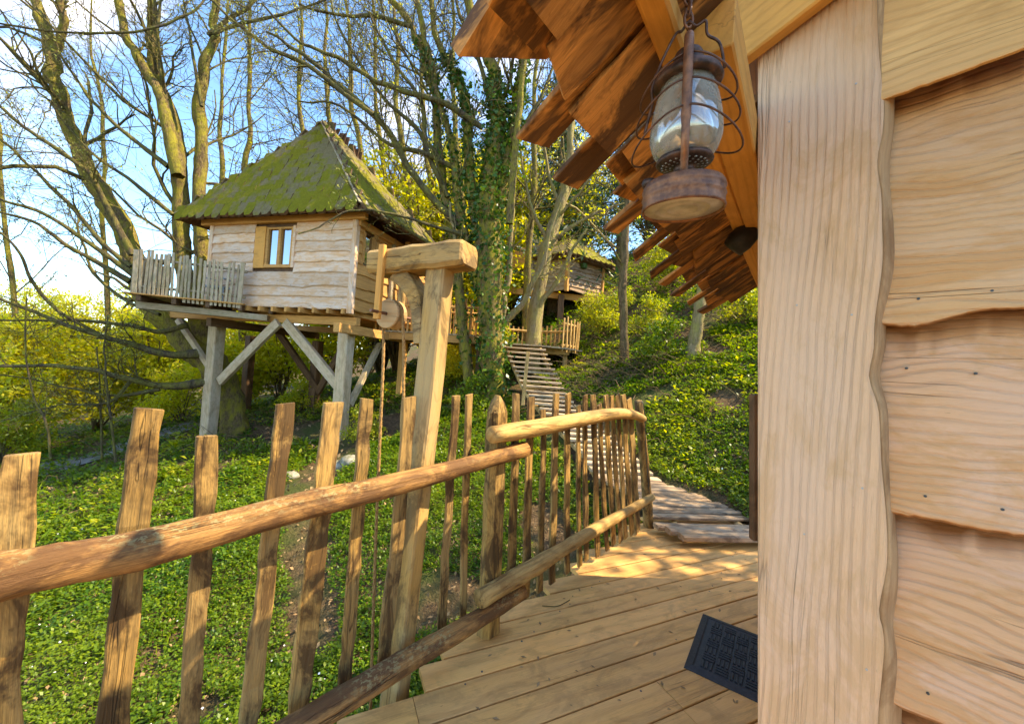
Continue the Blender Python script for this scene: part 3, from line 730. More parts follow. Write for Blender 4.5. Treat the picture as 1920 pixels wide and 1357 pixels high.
for i in range(3, 8):
    m = (5, 5, 6, 5, 5)[i - 3]
    for k in range(m):
        s = k / m
        l = Lp[i] * (1 - s) + Lp[i + 1] * s; r = Rp[i] * (1 - s) + Rp[i + 1] * s
        beam('tread', l - V(random.uniform(0, .05), 0, 0), r + V(random.uniform(0, .05), 0, 0), 0.15, 0.045, M['tread'], stairs, ch=0.006, jag=0.004, seg=3)
for s in (0.06, 0.94):
    log('stringer', [Lp[i] * (1 - s) + Rp[i] * s - V(0, 0, 0.10) for i in range(3, 9)], [0.055, 0.055], M['hoist'], stairs, n=16, k=6, rough=0)
beam('newel_post', W(980, 760, 8.3), W(990, 660, 8.5), 0.075, 0.075, M['logpale'], stairs, up=V(0, -1, 0), seg=3)

# round landing above the stairs
ZL = (Lp[8][2] + Rp[8][2]) / 2
lc = W(1000, 640, 12.0); lc[2] = ZL
land = thing('landing', 'round landing with curved picket balustrade above the stairs', 'landing', lc)
LR = 1.75
lc2 = (Lp[8] + Rp[8]) / 2 + V(0.12, LR * 0.93, 0)
for k in range(13):
    x = -LR + (k + 0.5) * 2 * LR / 13
    h = math.sqrt(max(0.01, LR * LR - x * x))
    beam('board', lc2 + V(x, -h, -0.02), lc2 + V(x, h, -0.02), 2 * LR / 13 - 0.012, 0.04, M['grey'], land, seg=2)
for k in range(3):
    beam('joist', lc2 + V(-1.3, -0.9 + 0.9 * k, -0.115), lc2 + V(1.3, -0.9 + .9 * k, -0.115), 0.08, 0.15, M['hoist'], land, seg=2)
for a in (-150, -30, 90):
    q = lc2 + LR * 0.8 * V(math.cos(math.radians(a)), math.sin(math.radians(a)), 0)
    beam('post', V(q[0], q[1], gz(q[0], q[1]) - .3), q - V(0, 0, 0.04), 0.13, 0.13, M['hoist'], land, up=V(0, -1, 0), seg=2)
top = []
for a in range(-52, 233, 6):
    if 232 < a: continue
    q = lc2 + (LR - 0.05) * V(math.cos(math.radians(a)), math.sin(math.radians(a)), 0)
    hgt = 0.86 + random.uniform(-.05, .08)
    beam('picket', q - V(0, 0, 0.12), q + V(random.uniform(-.02, .02), 0, hgt), 0.055, 0.022, M['logpale'], land, up=V(q[0] - lc2[0], q[1] - lc2[1], 0), seg=3, jag=0.004)
    top.append(q)
for h, rr in ((0.70, 0.04), (0.07, 0.04)):
    log('rail', [q * V(1, 1, 1) + nrm((lc2 - q) * V(1, 1, 0)) * 0.05 + V(0, 0, h) for q in top[::3]] + [top[-1] + V(0, 0, h)], [rr, rr], M['logpale'], land, n=40, k=8)

# ------------------------------------------------------------------ near cabin (right)
CWU = V(math.cos(math.radians(-41)), math.sin(math.radians(-41)), 0)   # along its front wall, towards the right and nearer
CWN = V(CWU[1], -CWU[0], 0)                                             # out of the wall, towards the camera
FP = W(1680, 700, 0.85)                                                 # a point of the corner board's face
cabin = thing('log_cabin', 'near timber cabin with wavy edged siding, wide corner board and jagged plank eave', 'cabin', V(1.2, 1.3, 0))
def on_c(px, py, off=0.0): return ONP(px, py, FP + CWN * off, CWN)
Fe = [(1642, -120), (1645, 52), (1650, 129), (1658, 181), (1656, 258), (1643, 289), (1643, 320), (1653, 351), (1653, 402), (1656, 490), (1648, 547), (1637, 614), (1641, 645), (1638, 670), (1621, 706), (1641, 737), (1649, 773), (1652, 866), (1662, 968), (1665, 1050), (1654, 1112), (1641, 1153), (1660, 1179), (1658, 1225), (1650, 1300), (1645, 1357), (1655, 1500), (1640, 1750), (1655, 1990)]
Oe = [(1670, -120), (1673, 52), (1678, 181), (1676, 258), (1668, 289), (1668, 351), (1678, 428), (1681, 516), (1668, 583), (1658, 604), (1664, 655), (1644, 701), (1665, 758), (1670, 866), (1677, 948), (1685, 1050), (1683, 1122), (1672, 1166), (1688, 1235), (1692, 1302), (1690, 1357), (1690, 1500), (1680, 1750), (1690, 1990)]
ys = np.linspace(-100, 1980, 120)
fx = np.interp(ys, [q[1] for q in Fe], [q[0] for q in Fe]); ox = np.interp(ys, [q[1] for q in Oe], [q[0] for q in Oe])
fx = np.convolve(np.pad(fx, 2, 'edge'), [.1, .2, .4, .2, .1], 'valid'); ox = np.convolve(np.pad(ox, 2, 'edge'), [.1, .2, .4, .2, .1], 'valid')
MB = frame(V(0, 0, -1), CWN, on_c(1421, -100)); inv = np.array(MB.inverted())
rings = []; wring = []
for y, a, b_ in zip(ys, fx, ox):
    q = [on_c(1421, y, -0.055), on_c(1421, y, -0.004), on_c(1425, y, 0.0), on_c((1421 + a) / 2, y, 0.001), on_c(a - 5, y, 0.0), on_c(a, y, -0.003), on_c(a, y, -0.055)]
    rings.append([inv[:3, :3] @ p + inv[:3, 3] for p in q])
    q = [on_c(a + 0.3, y, -0.055), on_c(a + 0.3, y, -0.0035), on_c(a * .55 + b_ * .45, y, -0.016), on_c(b_ - 2, y, -0.045), on_c(b_, y, -0.060), on_c(b_, y, -0.07)]
    wring.append([inv[:3, :3] @ p + inv[:3, 3] for p in q])
v, f = loft(rings)
me = mesh_data('corner_board', v, f)
fa = me.attributes.new('fresh_and_shade', 'FLOAT', 'POINT')
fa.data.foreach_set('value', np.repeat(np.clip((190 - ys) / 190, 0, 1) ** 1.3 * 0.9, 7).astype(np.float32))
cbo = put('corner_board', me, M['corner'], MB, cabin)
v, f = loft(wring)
put('waney_edge', mesh_data('waney_edge', v, f, True), M['waney_shade'], MB, cbo)
for x, y in ((1605, 157), (1480, 228), (1597, 590), (1494, 572), (1617, 915), (1508, 1001), (1625, 1255)):
    v, f = lathe_vf([(0.0003, 0.0005), (0.0021, 0.0005), (0.0024, -0.0005), (0.0024, -0.003)], 8)
    put('nail', mesh_data('nail', v, f), M['tin'], frame(CWU, CWN, on_c(x, y, 0.0015)), cabin)
# live-edge siding boards
bott = [[(1640, 196), (1690, 176), (1800, 136), (1920, 92), (2050, 40)],
        [(1630, 606), (1700, 611), (1745, 606), (1790, 592), (1850, 580), (1920, 577), (2050, 570)],
        [(1630, 950), (1690, 963), (1750, 973), (1830, 990), (1920, 1003), (2050, 1022)],
        [(1640, 1300), (1690, 1325), (1740, 1345), (1830, 1385), (1920, 1420), (2050, 1470)],
        [(1640, 1800), (1700, 1810), (1850, 1830), (1920, 1850), (2050, 1880)]]
tops = [(-260, -520), (120, 50), (560, 530), (900, 940), (1270, 1360)]
BASE = -0.108
for i, (bt, tp) in enumerate(zip(bott, tops)):
    xs = np.linspace(1640, 2050, 34)
    by = catmull([V(x, y, 0) for x, y in bt], 80); by = np.interp(xs, by[:, 0], by[:, 1])
    o_b = BASE + (0.082 if i else 0.108); o_t = BASE + (0.002 if i else 0.05)
    q0 = on_c(1640, (bt[0][1] + tp[0]) / 2, o_b)
    MB = frame(CWU, CWN, q0); inv = np.array(MB.inverted()); rings = []; nf = snoise(34, 4, 2.2)
    for j, x in enumerate(xs):
        ty = np.interp(x, [1640, 2050], tp)
        y2 = by[j] + rng.normal(0, 0.8)
        ya = ty + 60 if not i else np.interp(x, [q[0] for q in bott[i - 1]], [q[1] for q in bott[i - 1]])
        k1, k2 = ya + 14 + nf[j], ya + 58 + 1.6 * nf[j]
        ff = lambda yy: o_t + (o_b - o_t) * (yy - ty) / max(1, y2 - 10 - ty)
        ym = (k2 + y2) / 2
        q = [on_c(x, ty, o_t - 0.03), on_c(x, ty, o_t), on_c(x, k1, ff(k1)), on_c(x, k2, ff(k2)), on_c(x, ym, ff(ym) + 0.003), on_c(x, y2 - 6, o_b), on_c(x, y2 - 2, o_b - 0.001), on_c(x, y2, o_b - 0.005), on_c(x, y2 + 3, o_b - 0.05)]
        rings.append([inv[:3, :3] @ p + inv[:3, 3] for p in q])
    v, f = loft(rings)
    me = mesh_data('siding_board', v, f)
    fa = me.attributes.new('fresh_and_shade', 'FLOAT', 'POINT')
    fa.data.foreach_set('value', np.tile(np.array([1, 1, 1, 0, 0, 0, 0, .5, .8], np.float32) * (1 if i else 0), len(xs)))  # unweathered wood below each lap, deepened to paint in the seam shade
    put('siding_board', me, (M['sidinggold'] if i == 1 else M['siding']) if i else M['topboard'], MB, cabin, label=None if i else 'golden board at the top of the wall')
for x, y, o_ in ((1722, 560, -0.036), (1860, 545, -0.036), (1735, 930, -0.036), (1880, 955, -0.036), (1740, 1300, -0.036), (1700, 690, -0.078), (1830, 700, -0.076)):
    v, f = lathe_vf([(0.0003, 0.0005), (0.0024, 0.0005), (0.0028, -0.0005), (0.0028, -0.012)], 8)
    put('nail', mesh_data('nail', v, f), M['iron'], frame(CWU, CWN, on_c(x, y, o_ + 0.006)), cabin)
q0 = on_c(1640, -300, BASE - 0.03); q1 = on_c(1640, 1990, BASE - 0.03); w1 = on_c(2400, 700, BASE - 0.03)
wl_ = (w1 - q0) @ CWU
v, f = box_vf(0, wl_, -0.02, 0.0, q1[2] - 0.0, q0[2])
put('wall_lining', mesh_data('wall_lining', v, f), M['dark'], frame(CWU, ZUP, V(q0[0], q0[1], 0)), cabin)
# side wall along the deck, behind the corner board
sw0 = on_c(1440, 700, -0.10) * V(1, 1, 0) + CWU * 0.02
for k in range(6):
    z0 = 0.02 + k * 0.36
    A = sw0 + CABN * 0.03
    beam('siding_board', A + V(0, 0, z0 + .17), A + CABU * 2.5 + V(0, 0, z0 + .17), 0.35, 0.03, M['siding'], cabin, up=-CABN, ch=0.008, jag=0.008, seg=8)
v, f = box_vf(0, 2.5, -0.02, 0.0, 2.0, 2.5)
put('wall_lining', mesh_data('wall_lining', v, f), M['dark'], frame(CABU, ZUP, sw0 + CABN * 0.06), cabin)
beam('gap_shade_strip', W(1409, 95, 1.16), W(1414, 250, 1.16), 0.05, 0.03, M['dark'], cabin, up=CWN, seg=2)  # dark strip added to stand for the shade inside the gap
beam('door_jamb', W(1416, 1010, 2.3), W(1416, 740, 2.3), 0.05, 0.05, M['dark'], cabin, up=V(-1, 0, 0), seg=2)
# rake board above the front wall (goes up to the right)
rk0, rk1 = on_c(1325, 70, 0.03), on_c(1640, -140, 0.03)
rk2 = on_c(1398, 118, 0.03)
rd = nrm(on_c(1560, -6, 0.03) - rk2); rw = 0.30
rn = nrm(np.cross(CWN, rd)); 
if rn[2] < 0: rn = -rn
beam('rake_board', rk2 - rd * 0.02 + rn * rw / 2, rk2 + rd * 0.75 + rn * rw / 2, rw, 0.04, M['orange'], cabin, up=CWN, ch=0.005, seg=4)
# eave timbers: the roof plane falls from the purlin outwards
ZB = 2.15
EA, EB = ONZ(1185, 0, ZB), ONZ(1420, 540, ZB)
EU = nrm(EB - EA); EN = V(EU[1], -EU[0], 0)           # EN: inwards
BETA = math.radians(35)
ES = nrm(-EN * math.cos(BETA) - ZUP * math.sin(BETA)) # down the slope
ER = nrm(np.cross(EU, ES));
if ER[2] < 0: ER = -ER
en = float((ONZ(1386, 112, ZB) - EA) @ EN)
pw = en - 0.085
c0 = EA + EN * pw / 2 + ZUP * 0.06
beam('purlin', c0 - EU * 0.12, c0 + EU * 3.0, pw, 0.12, M['orange'], cabin, up=ZUP, ch=0.006, jag=0.002, seg=6, label='broad orange purlin under the eave')
b0 = W(1318, 75, 0.80)
b2 = c0 + EU * 0.05 + EN * 0.15
s0 = ((ONZ(1345, 95, ZB - 0.01) - EA) @ EU)
A = EA + EU * s0 + EN * (en - 0.042) + ZUP * 0.04
beam('wall_plate', A, A + EU * 2.4, 0.082, 0.10, M['orange'], cabin, up=ZUP, ch=0.004, jag=0.001, seg=4, label='lighter squared wall plate with sawn end')
# planks of the eave, two overlapping layers, ends staggered
def eplank(a0, a1, s_end, s_top, lift, mat='shake', th=0.014, slant=0.0, label=None):
    sk = random.uniform(-0.018, 0.018)
    A = EA + EU * ((a0 + a1) / 2 + sk) + ES * s_end + ER * (lift + random.uniform(-.003, .003))
    B = EA + EU * (a0 + a1) / 2 + ES * s_top + ER * lift
    return beam('eave_plank', B, A, (a1 - a0) - random.uniform(0.001, 0.008), th * random.uniform(.8, 1.3), M[mat], cabin, up=ER, ch=0.002, jag=0.003, seg=5, slant=random.uniform(-0.014, 0.014), label=label)
lower = [(-0.30, -0.06, 0.13), (-0.055, 0.07, 0.16), (0.075, 0.28, 0.18), (0.285, 0.40, 0.15), (0.405, 0.56, 0.19), (0.565, 0.69, 0.165), (0.70, 0.88, 0.19), (0.885, 1.0, 0.17), (1.005, 1.17, 0.2), (1.18, 1.3, 0.17), (1.31, 1.46, 0.2), (1.47, 1.62, 0.17), (1.63, 1.8, 0.2), (1.81, 1.95, .18), (1.96, 2.15, .2), (2.16, 2.4, .18)]
for a0, a1, s in lower: eplank(a0, a1, s, -0.15 if a0 < 0.62 else -0.45, 0.012)
upper = [(-0.20, -0.07, 0.17), (-0.05, 0.015, 0.10), (0.02, 0.115, 0.28), (0.12, 0.20, 0.17), (0.205, 0.31, 0.30), (0.315, 0.45, 0.2), (0.455, 0.565, 0.22), (0.57, 0.66, 0.32), (0.665, 0.83, 0.21), (0.84, 0.92, 0.34), (0.93, 1.09, 0.24), (1.10, 1.19, 0.36), (1.2, 1.3, .25), (1.31, 1.4, 0.36), (1.41, 1.55, .27), (1.56, 1.66, .37), (1.67, 1.85, .25), (1.86, 1.96, .36), (1.97, 2.2, .28), (2.2, 2.35, .36)]
for a0, a1, s in upper: eplank(a0, a1, s, -0.15 if a0 < 0.62 else -0.45, 0.036)
# big near plank, end cut on the skew
q = [ONP(870, 124, EA, ER), ONP(1036, 128, EA, ER), ONP(1062, 112, EA, ER), ONP(1052, 76, EA, ER), ONP(1190, -90, EA, ER), ONP(1000, -80, EA, ER)]
MB = frame(q[4] - q[1], ER, q[0]); inv = np.array(MB.inverted())
ring = np.array([inv[:3, :3] @ p + inv[:3, 3] for p in q])
v, f = loft([ring + V(0, 0, 0.028), ring + V(0, 0, 0.066)])
put('eave_plank', mesh_data('eave_plank', v, f), M['shake'], MB, cabin, label='wide skew-cut plank at the near corner of the eave')
# roof covering behind the eave
A = EA + ES * (-0.15) + ER * 0.058
for k in range(9):
    a = A + ES * (-0.26 * k)
    a0_ = 0.62 if k < 2 else -0.3
    beam('roof_board', a + EU * a0_ + ER * 0.004 * (k % 2), a + EU * 2.7 + ER * 0.004 * (k % 2), 0.255, 0.022, M['shake'], cabin, up=ER, seg=3)
# small black cup on the purlin
cb = W(1387, 452, 1.62)
cup = thing('cup_light', 'small black cup shaped lamp wired to the eave timber beside the corner board', 'lamp', cb)
v, f = lathe_vf([(0.004, 0.03), (0.03, 0.028), (0.036, 0.0), (0.033, -0.03), (0.024, -0.046), (0.003, -0.05)], 18)
cm = nrm(-EN * 0.7 - ZUP * 0.8 - EU * 0.5)
kk = 0.9
put('shade', mesh_data('shade', [tuple(np.array(p) * 1.45) for p in v], f, True), M['black'], frame(EU, cm, cb), cup)
P = catmull([cb + EN * 0.02 + ZUP * 0.06, cb + ZUP * 0.062 - EU * 0.02, cb - EN * 0.02 + ZUP * 0.035, cb + EU * 0.06 - ZUP * 0.01, cb + EU * 0.12 + ZUP * 0.02], 14)
v, f = tube_vf(P - cb, 0.0035, 6)
put('wire', mesh_data('wire', v, f, True), M['wire'], at(cb), cup)

# ------------------------------------------------------------------ the hurricane lantern
LD = 0.72
L0 = W(1279, 398, LD)                      # centre of the tank's underside
Ltop = W(1291, 105, LD - 0.015)
lz = nrm(Ltop - L0); S = 1.0
lant = thing('lantern', 'old rusty hurricane lantern with dusty glass hanging from the eave', 'lantern', L0)
LM = frame(nrm(V(1, 0.25, 0) - lz * (V(1, 0.25, 0) @ lz)), lz, L0)
def lz_obj(name, prof, mat, k=36, smooth=True, parent=lant, mat2=None, **kw):
    v, f = lathe_vf(prof, k)
    return put(name, mesh_data(name, v, f, smooth), mat, LM, parent, **kw)
rT = 73 * LD / F_PX
lz_obj('tank', [(rT * 0.93, 0.012), (rT * 0.94, 0.003), (rT * 0.985, 0.001), (rT, 0.006), (rT * 0.975, 0.012), (rT * 0.975, 0.022), (rT * 1.0, 0.025), (rT * 0.975, 0.029), (rT * 0.975, 0.036), (rT * 0.995, 0.039), (rT * 0.975, 0.042), (rT * .97, 0.045), (rT * .93, 0.05), (rT * 0.3, 0.060), (0.012, 0.062)], M['rust'], 48)
lz_obj('tank_bottom', [(0.001, 0.006), (rT * 0.35, 0.006), (rT * 0.37, 0.0035), (rT * 0.40, 0.0055), (rT * 0.62, 0.0055), (rT * 0.64, 0.003), (rT * 0.67, 0.0055), (rT * 0.94, 0.0055), (rT * 0.94, 0.008), (0.001, 0.008)], M['tin'], 48)
v, f = lathe_vf([(0.001, 0.0), (0.012, 0.0), (0.014, 0.008), (0.012, 0.014), (0.001, 0.016)], 14)
put('filler_cap', mesh_data('filler_cap', v, f, True), M['rustdark'], LM @ at((-rT * 0.72, 0.03, 0.05)), lant)
zb = 0.087                                  # underside of the burner plate
lz_obj('burner', [(0.030, 0.058), (0.026, 0.066), (0.020, 0.070), (0.018, zb - 0.006), (0.030, zb - 0.004), (0.047, zb), (0.050, zb + 0.004), (0.048, zb + 0.009), (0.040, zb + 0.006), (0.006, zb + 0.008)], M['rustdark'], 36)
ho = []
for ring_r, kn in ((0.024, 14), (0.031, 18), (0.038, 22)):
    for j in range(kn):
        a = 2 * math.pi * j / kn
        vv, ff = box_vf(-0.0016, 0.0016, -0.0016, 0.0016, zb - 0.006 + (ring_r - 0.02) * 0.16, zb - 0.002 + (ring_r - 0.02) * 0.2)
        ho.append(([(p[0] + ring_r * math.cos(a), p[1] + ring_r * math.sin(a), p[2]) for p in vv], ff))
v, f = join(ho)
put('air_holes', mesh_data('air_holes', v, f), M['tin'], LM, lant, kind='stuff')
zg = zb + 0.008
gl = [(0.044, zg), (0.055, zg + 0.014), (0.062, zg + 0.034), (0.0625, zg + 0.05), (0.060, zg + 0.075), (0.054, zg + 0.105), (0.046, zg + 0.130), (0.040, zg + 0.142)]
lz_obj('glass_globe', gl + [(r - 0.002, z) for r, z in gl[::-1]], M['lampglass'], 48)
zt = zg + 0.138
lz_obj('hood', [(0.036, zt - 0.004), (0.056, zt - 0.006), (0.060, zt + 0.0), (0.056, zt + 0.010), (0.046, zt + 0.018), (0.026, zt + 0.022), (0.024, zt + 0.05), (0.02, zt + 0.054), (0.002, zt + 0.056)], M['rustdark'], 36)
lz_obj('wick_tube', [(0.001, zb + .006), (0.009, zb + .006), (0.008, zb + 0.03), (0.001, zb + 0.032)], M['rust'], 12)
# side tubes, front and back
cdir = np.array((LM.inverted().to_3x3() @ Vector(nrm(CAMP - L0))))
cd2 = nrm(V(cdir[0], cdir[1], 0)); sd2 = V(-cd2[1], cd2[0], 0)
for s in (1, -1):
    base = cd2 * s
    P = catmull([base * 0.040 + V(0, 0, 0.052), base * 0.052 + V(0, 0, 0.075), base * 0.066 + V(0, 0, 0.10), base * 0.068 + V(0, 0, 0.15), base * 0.068 + V(0, 0, 0.215), base * 0.064 + V(0, 0, 0.262), base * 0.045 + V(0, 0, 0.285), base * 0.02 + V(0, 0, 0.289)], 26)
    v, f = tube_vf(P, np.interp(np.linspace(0, 1, 26), [0, .36, .38, 1], [0.0068, 0.0068, 0.0082, 0.0078]), 12)
    put('side_tube', mesh_data('side_tube', v, f, True), M['rust'], LM, lant)
lz_obj('chimney_cap', [(0.002, 0.270), (0.022, 0.272), (0.026, 0.278), (0.022, 0.286), (0.002, 0.296)], M['rustdark'], 24)
# wire guard: three hoops a side, wider than the globe
for h, r_, dz in ((0.235, 0.078, 0.012), (0.190, 0.084, 0.012), (0.140, 0.090, 0.016)):
    a = np.linspace(0, 2 * math.pi, 60, endpoint=True)
    # each hoop is pinched against the side tubes
    rr = r_ * (0.78 + 0.26 * np.abs(np.sin(a)) ** 0.7)
    P = np.array([cd2 * math.cos(t) * q + sd2 * math.sin(t) * q + V(0, 0, h + dz * math.cos(2 * t) - 0.02 * abs(math.sin(t))) for t, q in zip(a, rr)])
    v, f = tube_vf(P, 0.0018, 6, ref=V(0.02, 0.03, 1))
    put('guard_wire', mesh_data('guard_wire', v, f, True), M['wire'], LM, lant)
P = catmull([sd2 * -0.055 + V(0, 0, 0.262), sd2 * -0.062 + V(0, 0, 0.235), sd2 * -0.060 + V(0, 0, 0.21), sd2 * -0.068 + V(0, 0, 0.175), sd2 * -0.072 + V(0, 0, 0.155)], 14)
v, f = tube_vf(P, 0.0028, 6); put('lift_wire', mesh_data('lift_wire', v, f, True), M['wire'], LM, lant)
# bail and chain
bt = np.array((LM.inverted() @ Vector(W(1291, 48, LD - 0.02))))
P = catmull([sd2 * 0.060 + V(0, 0, 0.245), sd2 * 0.05 + V(0, 0, 0.29), sd2 * 0.03 + V(0, 0, 0.31), sd2 * 0.026 + V(0, 0, 0.335), bt * V(.6, .6, 1) + sd2 * 0.012 + V(0, 0, -0.004), bt + V(0, 0, 0.006), bt * V(.6, .6, 1) - sd2 * 0.012 + V(0, 0, -0.006), sd2 * -0.024 + V(0, 0, 0.325), sd2 * -0.045 + V(0, 0, 0.285), sd2 * -0.062 + V(0, 0, 0.24)], 44)
v, f = tube_vf(P, 0.0025, 7); put('bail', mesh_data('bail', v, f, True), M['wire'], LM, lant)
def link_vf(c, d, side, ln, wd, r):
    a = np.linspace(0, 2 * math.pi, 21)
    P = np.array([c + d * math.cos(t) * ln / 2 + side * math.sin(t) * wd / 2 for t in a])
    return tube_vf(P, r, 7, ref=np.cross(d, side) + V(.01, .02, .01))
cv = []
top0 = W(1291, 46, LD - 0.02); topd = nrm(W(1289, -60, LD - 0.02) - top0)
chain = thing('lantern_chain', 'short dull brass chain holding the rusty lantern to the eave', 'chain', top0)
for k in range(5):
    s = nrm(np.cross(topd, V(1, 0.2, 0))) if k % 2 else nrm(np.cross(topd, V(0.1, 1, 0)))
    v, f = link_vf(topd * (0.008 + 0.021 * k), topd, s, 0.030, 0.014, 0.0026)
    put('link', mesh_data('link', v, f, True), M['rust'], at(top0), chain)
# ------------------------------------------------------------------ door mat, twig, iron peg
m0, m1, m2 = ONZ(1330, 1152, 0.012), ONZ(1282, 1247, 0.012), ONZ(1420, 1312, 0.012)
mx = nrm(m2 - m1); my = nrm(np.cross(ZUP, mx)); mh = (m0 - m1) @ my; mw = 0.40 / 0.6 * mh * 1.55
mat_ = thing('door_mat', 'black rubber door mat with a basket weave relief in front of the cabin', 'door mat', m1 * V(1, 1, 0))
MM = frame(mx, ZUP, m1 * V(1, 1, 0))
def mring(i, z): return [(i, i, z), (mw - i, i, z), (mw - i, mh - i, z), (i, mh - i, z)]
v, f = loft([mring(0, 0.001), mring(0.002, 0.006), mring(0.035, 0.014), mring(0.042, 0.009)])
put('base', mesh_data('base', v, f), M['rubber'], MM, mat_)
ribs = []
cell = 0.068; nx, ny = int((mw - 0.09) / cell), int((mh - 0.085) / cell)
ox_, oy_ = (mw - nx * cell) / 2, (mh - ny * cell) / 2
for i in range(nx):
    for j in range(ny):
        x0, y0 = ox_ + i * cell, oy_ + j * cell
        for k in range(3):
            if (i + j) % 2: bx = (x0 + 0.004, x0 + cell - 0.004, y0 + 0.006 + k * 0.0205, y0 + 0.020 + k * 0.0205)
            else: bx = (x0 + 0.006 + k * 0.0205, x0 + 0.020 + k * 0.0205, y0 + 0.004, y0 + cell - 0.004)
            x_0, x_1, y_0, y_1 = bx
            r = lambda i_, z: [(x_0 + i_, y_0 + i_, z), (x_1 - i_, y_0 + i_, z), (x_1 - i_, y_1 - i_, z), (x_0 + i_, y_1 - i_, z)]
            ribs.append(loft([r(0, 0.008), r(0.001, 0.0145), r(0.003, 0.016)]))
v, f = join(ribs)
put('weave_relief', mesh_data('weave_relief', v, f), M['rubber'], MM, mat_, kind='stuff')
P = catmull([ONZ(1017, 1135, 0.006), ONZ(1043, 1136, 0.006), ONZ(1060, 1129, 0.008), ONZ(1068, 1124, 0.01)], 12)
v, f = tube_vf(P - P[0], 0.0028, 6, 0.1)
put('fallen_twig', mesh_data('fallen_twig', v, f, True), M['twig'], at(P[0]), None, 'small dry forked twig lying on the deck boards', 'twig')
pg = ONZ(1121, 1043, 0.0)
P = [pg + V(0, 0, 0.0), pg + V(0, 0, 0.03), pg + V(0.012, 0.006, 0.12)]
v, f = tube_vf(catmull(P, 8) - pg, 0.009, 8)
put('iron_peg', mesh_data('iron_peg', v, f, True), M['iron'], at(pg), None, 'short dark iron peg standing on the deck under the lower log rail', 'peg')
# ------------------------------------------------------------------ tree house on posts (left)
def live_board(P, Q, zt, zb, out, mat, parent, name='wall_plank', wav=0.016, th=0.045, n=18):
    """horizontal board with a wavy lower edge, tilted out at the bottom"""
    P, Q = V(P[0], P[1], 0), V(Q[0], Q[1], 0)
    L = np.linalg.norm(Q - P)
    MB = frame(Q - P, out, P + V(0, 0, zb)); H = zt - zb
    lo = snoise(n, wav, 2.5); rings = []
    # local axes: X along the board, Z outwards, Y = Z x X (up or down)
    sy = 1.0 if MB.to_3x3().col[1][2] > 0 else -1.0
    for x, w in zip(np.linspace(0, L, n), lo):
        ring = [(x, sy * (H + 0.02), 0), (x, sy * (H + 0.02), 0.004), (x, sy * (w + 0.02), th), (x, sy * w, th - 0.012), (x, sy * w, 0)]
        rings.append(ring if sy > 0 else ring[::-1])
    v, f = loft(rings)
    return put(name, mesh_data(name, v, f), mat, MB, parent)
ZF, ZW = 2.67, 4.84
hA, hB = ONZ(388, 569, ZF), ONZ(657, 577, ZF)
fdir = nrm((hB - hA) * V(1, 1, 0)); sdir = V(-fdir[1], fdir[0], 0)
if sdir[1] < 0: sdir = -sdir
HD = 3.5
hC, hD = hB + sdir * HD, hA + sdir * HD
hut = thing('tree_house', 'square tree house on tall posts with mossy pyramid roof and pale siding', 'tree house', (hA + hC) / 2 * V(1, 1, 0) + V(0, 0, gz(*((hA + hC) / 2)[:2])))
fo, ro = -sdir, fdir
# openings measured on the front wall
def on_front(px, py): return ONP(px, py, hA, sdir)
w0, w1 = on_front(484, 428), on_front(549, 500)
wx0, wx1 = (w0 - hA) @ fdir, (w1 - hA) @ fdir
wz0, wz1 = w1[2], w0[2]
WL = np.linalg.norm((hB - hA)[:2])
lv_ = [ZW, 4.55, 4.30, 4.03, 3.78, 3.52, 3.18, 2.92, 2.62]
for zt, zb in zip(lv_[:-1], lv_[1:]):
    spans = [(0.02, WL - 0.08)]
    if zb < wz1 and zt > wz0 + 0.1: spans = [(0.02, wx0 - 0.05), (wx1 + 0.05, WL - 0.08)]
    for a, b_ in spans:
        live_board(hA + fdir * a, hA + fdir * b_, zt, zb, fo, M['hut'], hut)
RL = HD
rz0, rz1 = ONP(690, 497, hB, fdir)[2], ONP(690, 440, hB, fdir)[2]
rx0, rx1 = (ONP(680, 470, hB, fdir) - hB) @ sdir, (ONP(699, 470, hB, fdir) - hB) @ sdir
for zt, zb in zip(lv_[:-1], lv_[1:]):
    spans = [(0.08, RL)]
    if zb < rz1 and zt > rz0 + 0.12: spans = [(0.08, rx0), (rx1, RL)]
    for a, b_ in spans:
        live_board(hB + sdir * a, hB + sdir * b_, zt, zb, ro, M['hutwarm'], hut)
for P, Q, o_ in ((hD, hA, -fdir), (hC, hD, sdir)):
    for zt, zb in zip(lv_[:-1:2], lv_[2::2]): live_board(P, Q, zt, zb, o_, M['hutwarm'], hut, n=6)
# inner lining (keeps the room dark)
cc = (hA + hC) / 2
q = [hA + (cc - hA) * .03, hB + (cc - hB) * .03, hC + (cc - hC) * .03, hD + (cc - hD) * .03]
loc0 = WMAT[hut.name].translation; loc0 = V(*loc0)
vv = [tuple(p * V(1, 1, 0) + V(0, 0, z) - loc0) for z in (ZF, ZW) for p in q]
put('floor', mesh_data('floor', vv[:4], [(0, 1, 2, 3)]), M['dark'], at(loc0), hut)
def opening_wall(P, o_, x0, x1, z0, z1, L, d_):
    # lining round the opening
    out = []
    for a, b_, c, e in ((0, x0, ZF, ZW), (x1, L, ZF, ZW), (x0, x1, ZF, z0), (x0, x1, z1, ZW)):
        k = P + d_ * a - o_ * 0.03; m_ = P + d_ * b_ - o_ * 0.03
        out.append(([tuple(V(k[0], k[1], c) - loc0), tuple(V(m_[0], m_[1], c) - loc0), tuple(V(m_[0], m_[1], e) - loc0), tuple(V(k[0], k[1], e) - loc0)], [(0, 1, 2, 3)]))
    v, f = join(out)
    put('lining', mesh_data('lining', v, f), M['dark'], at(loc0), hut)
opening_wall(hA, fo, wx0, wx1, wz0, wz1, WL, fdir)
opening_wall(hB, ro, rx0, rx1, rz0, rz1, RL, sdir)
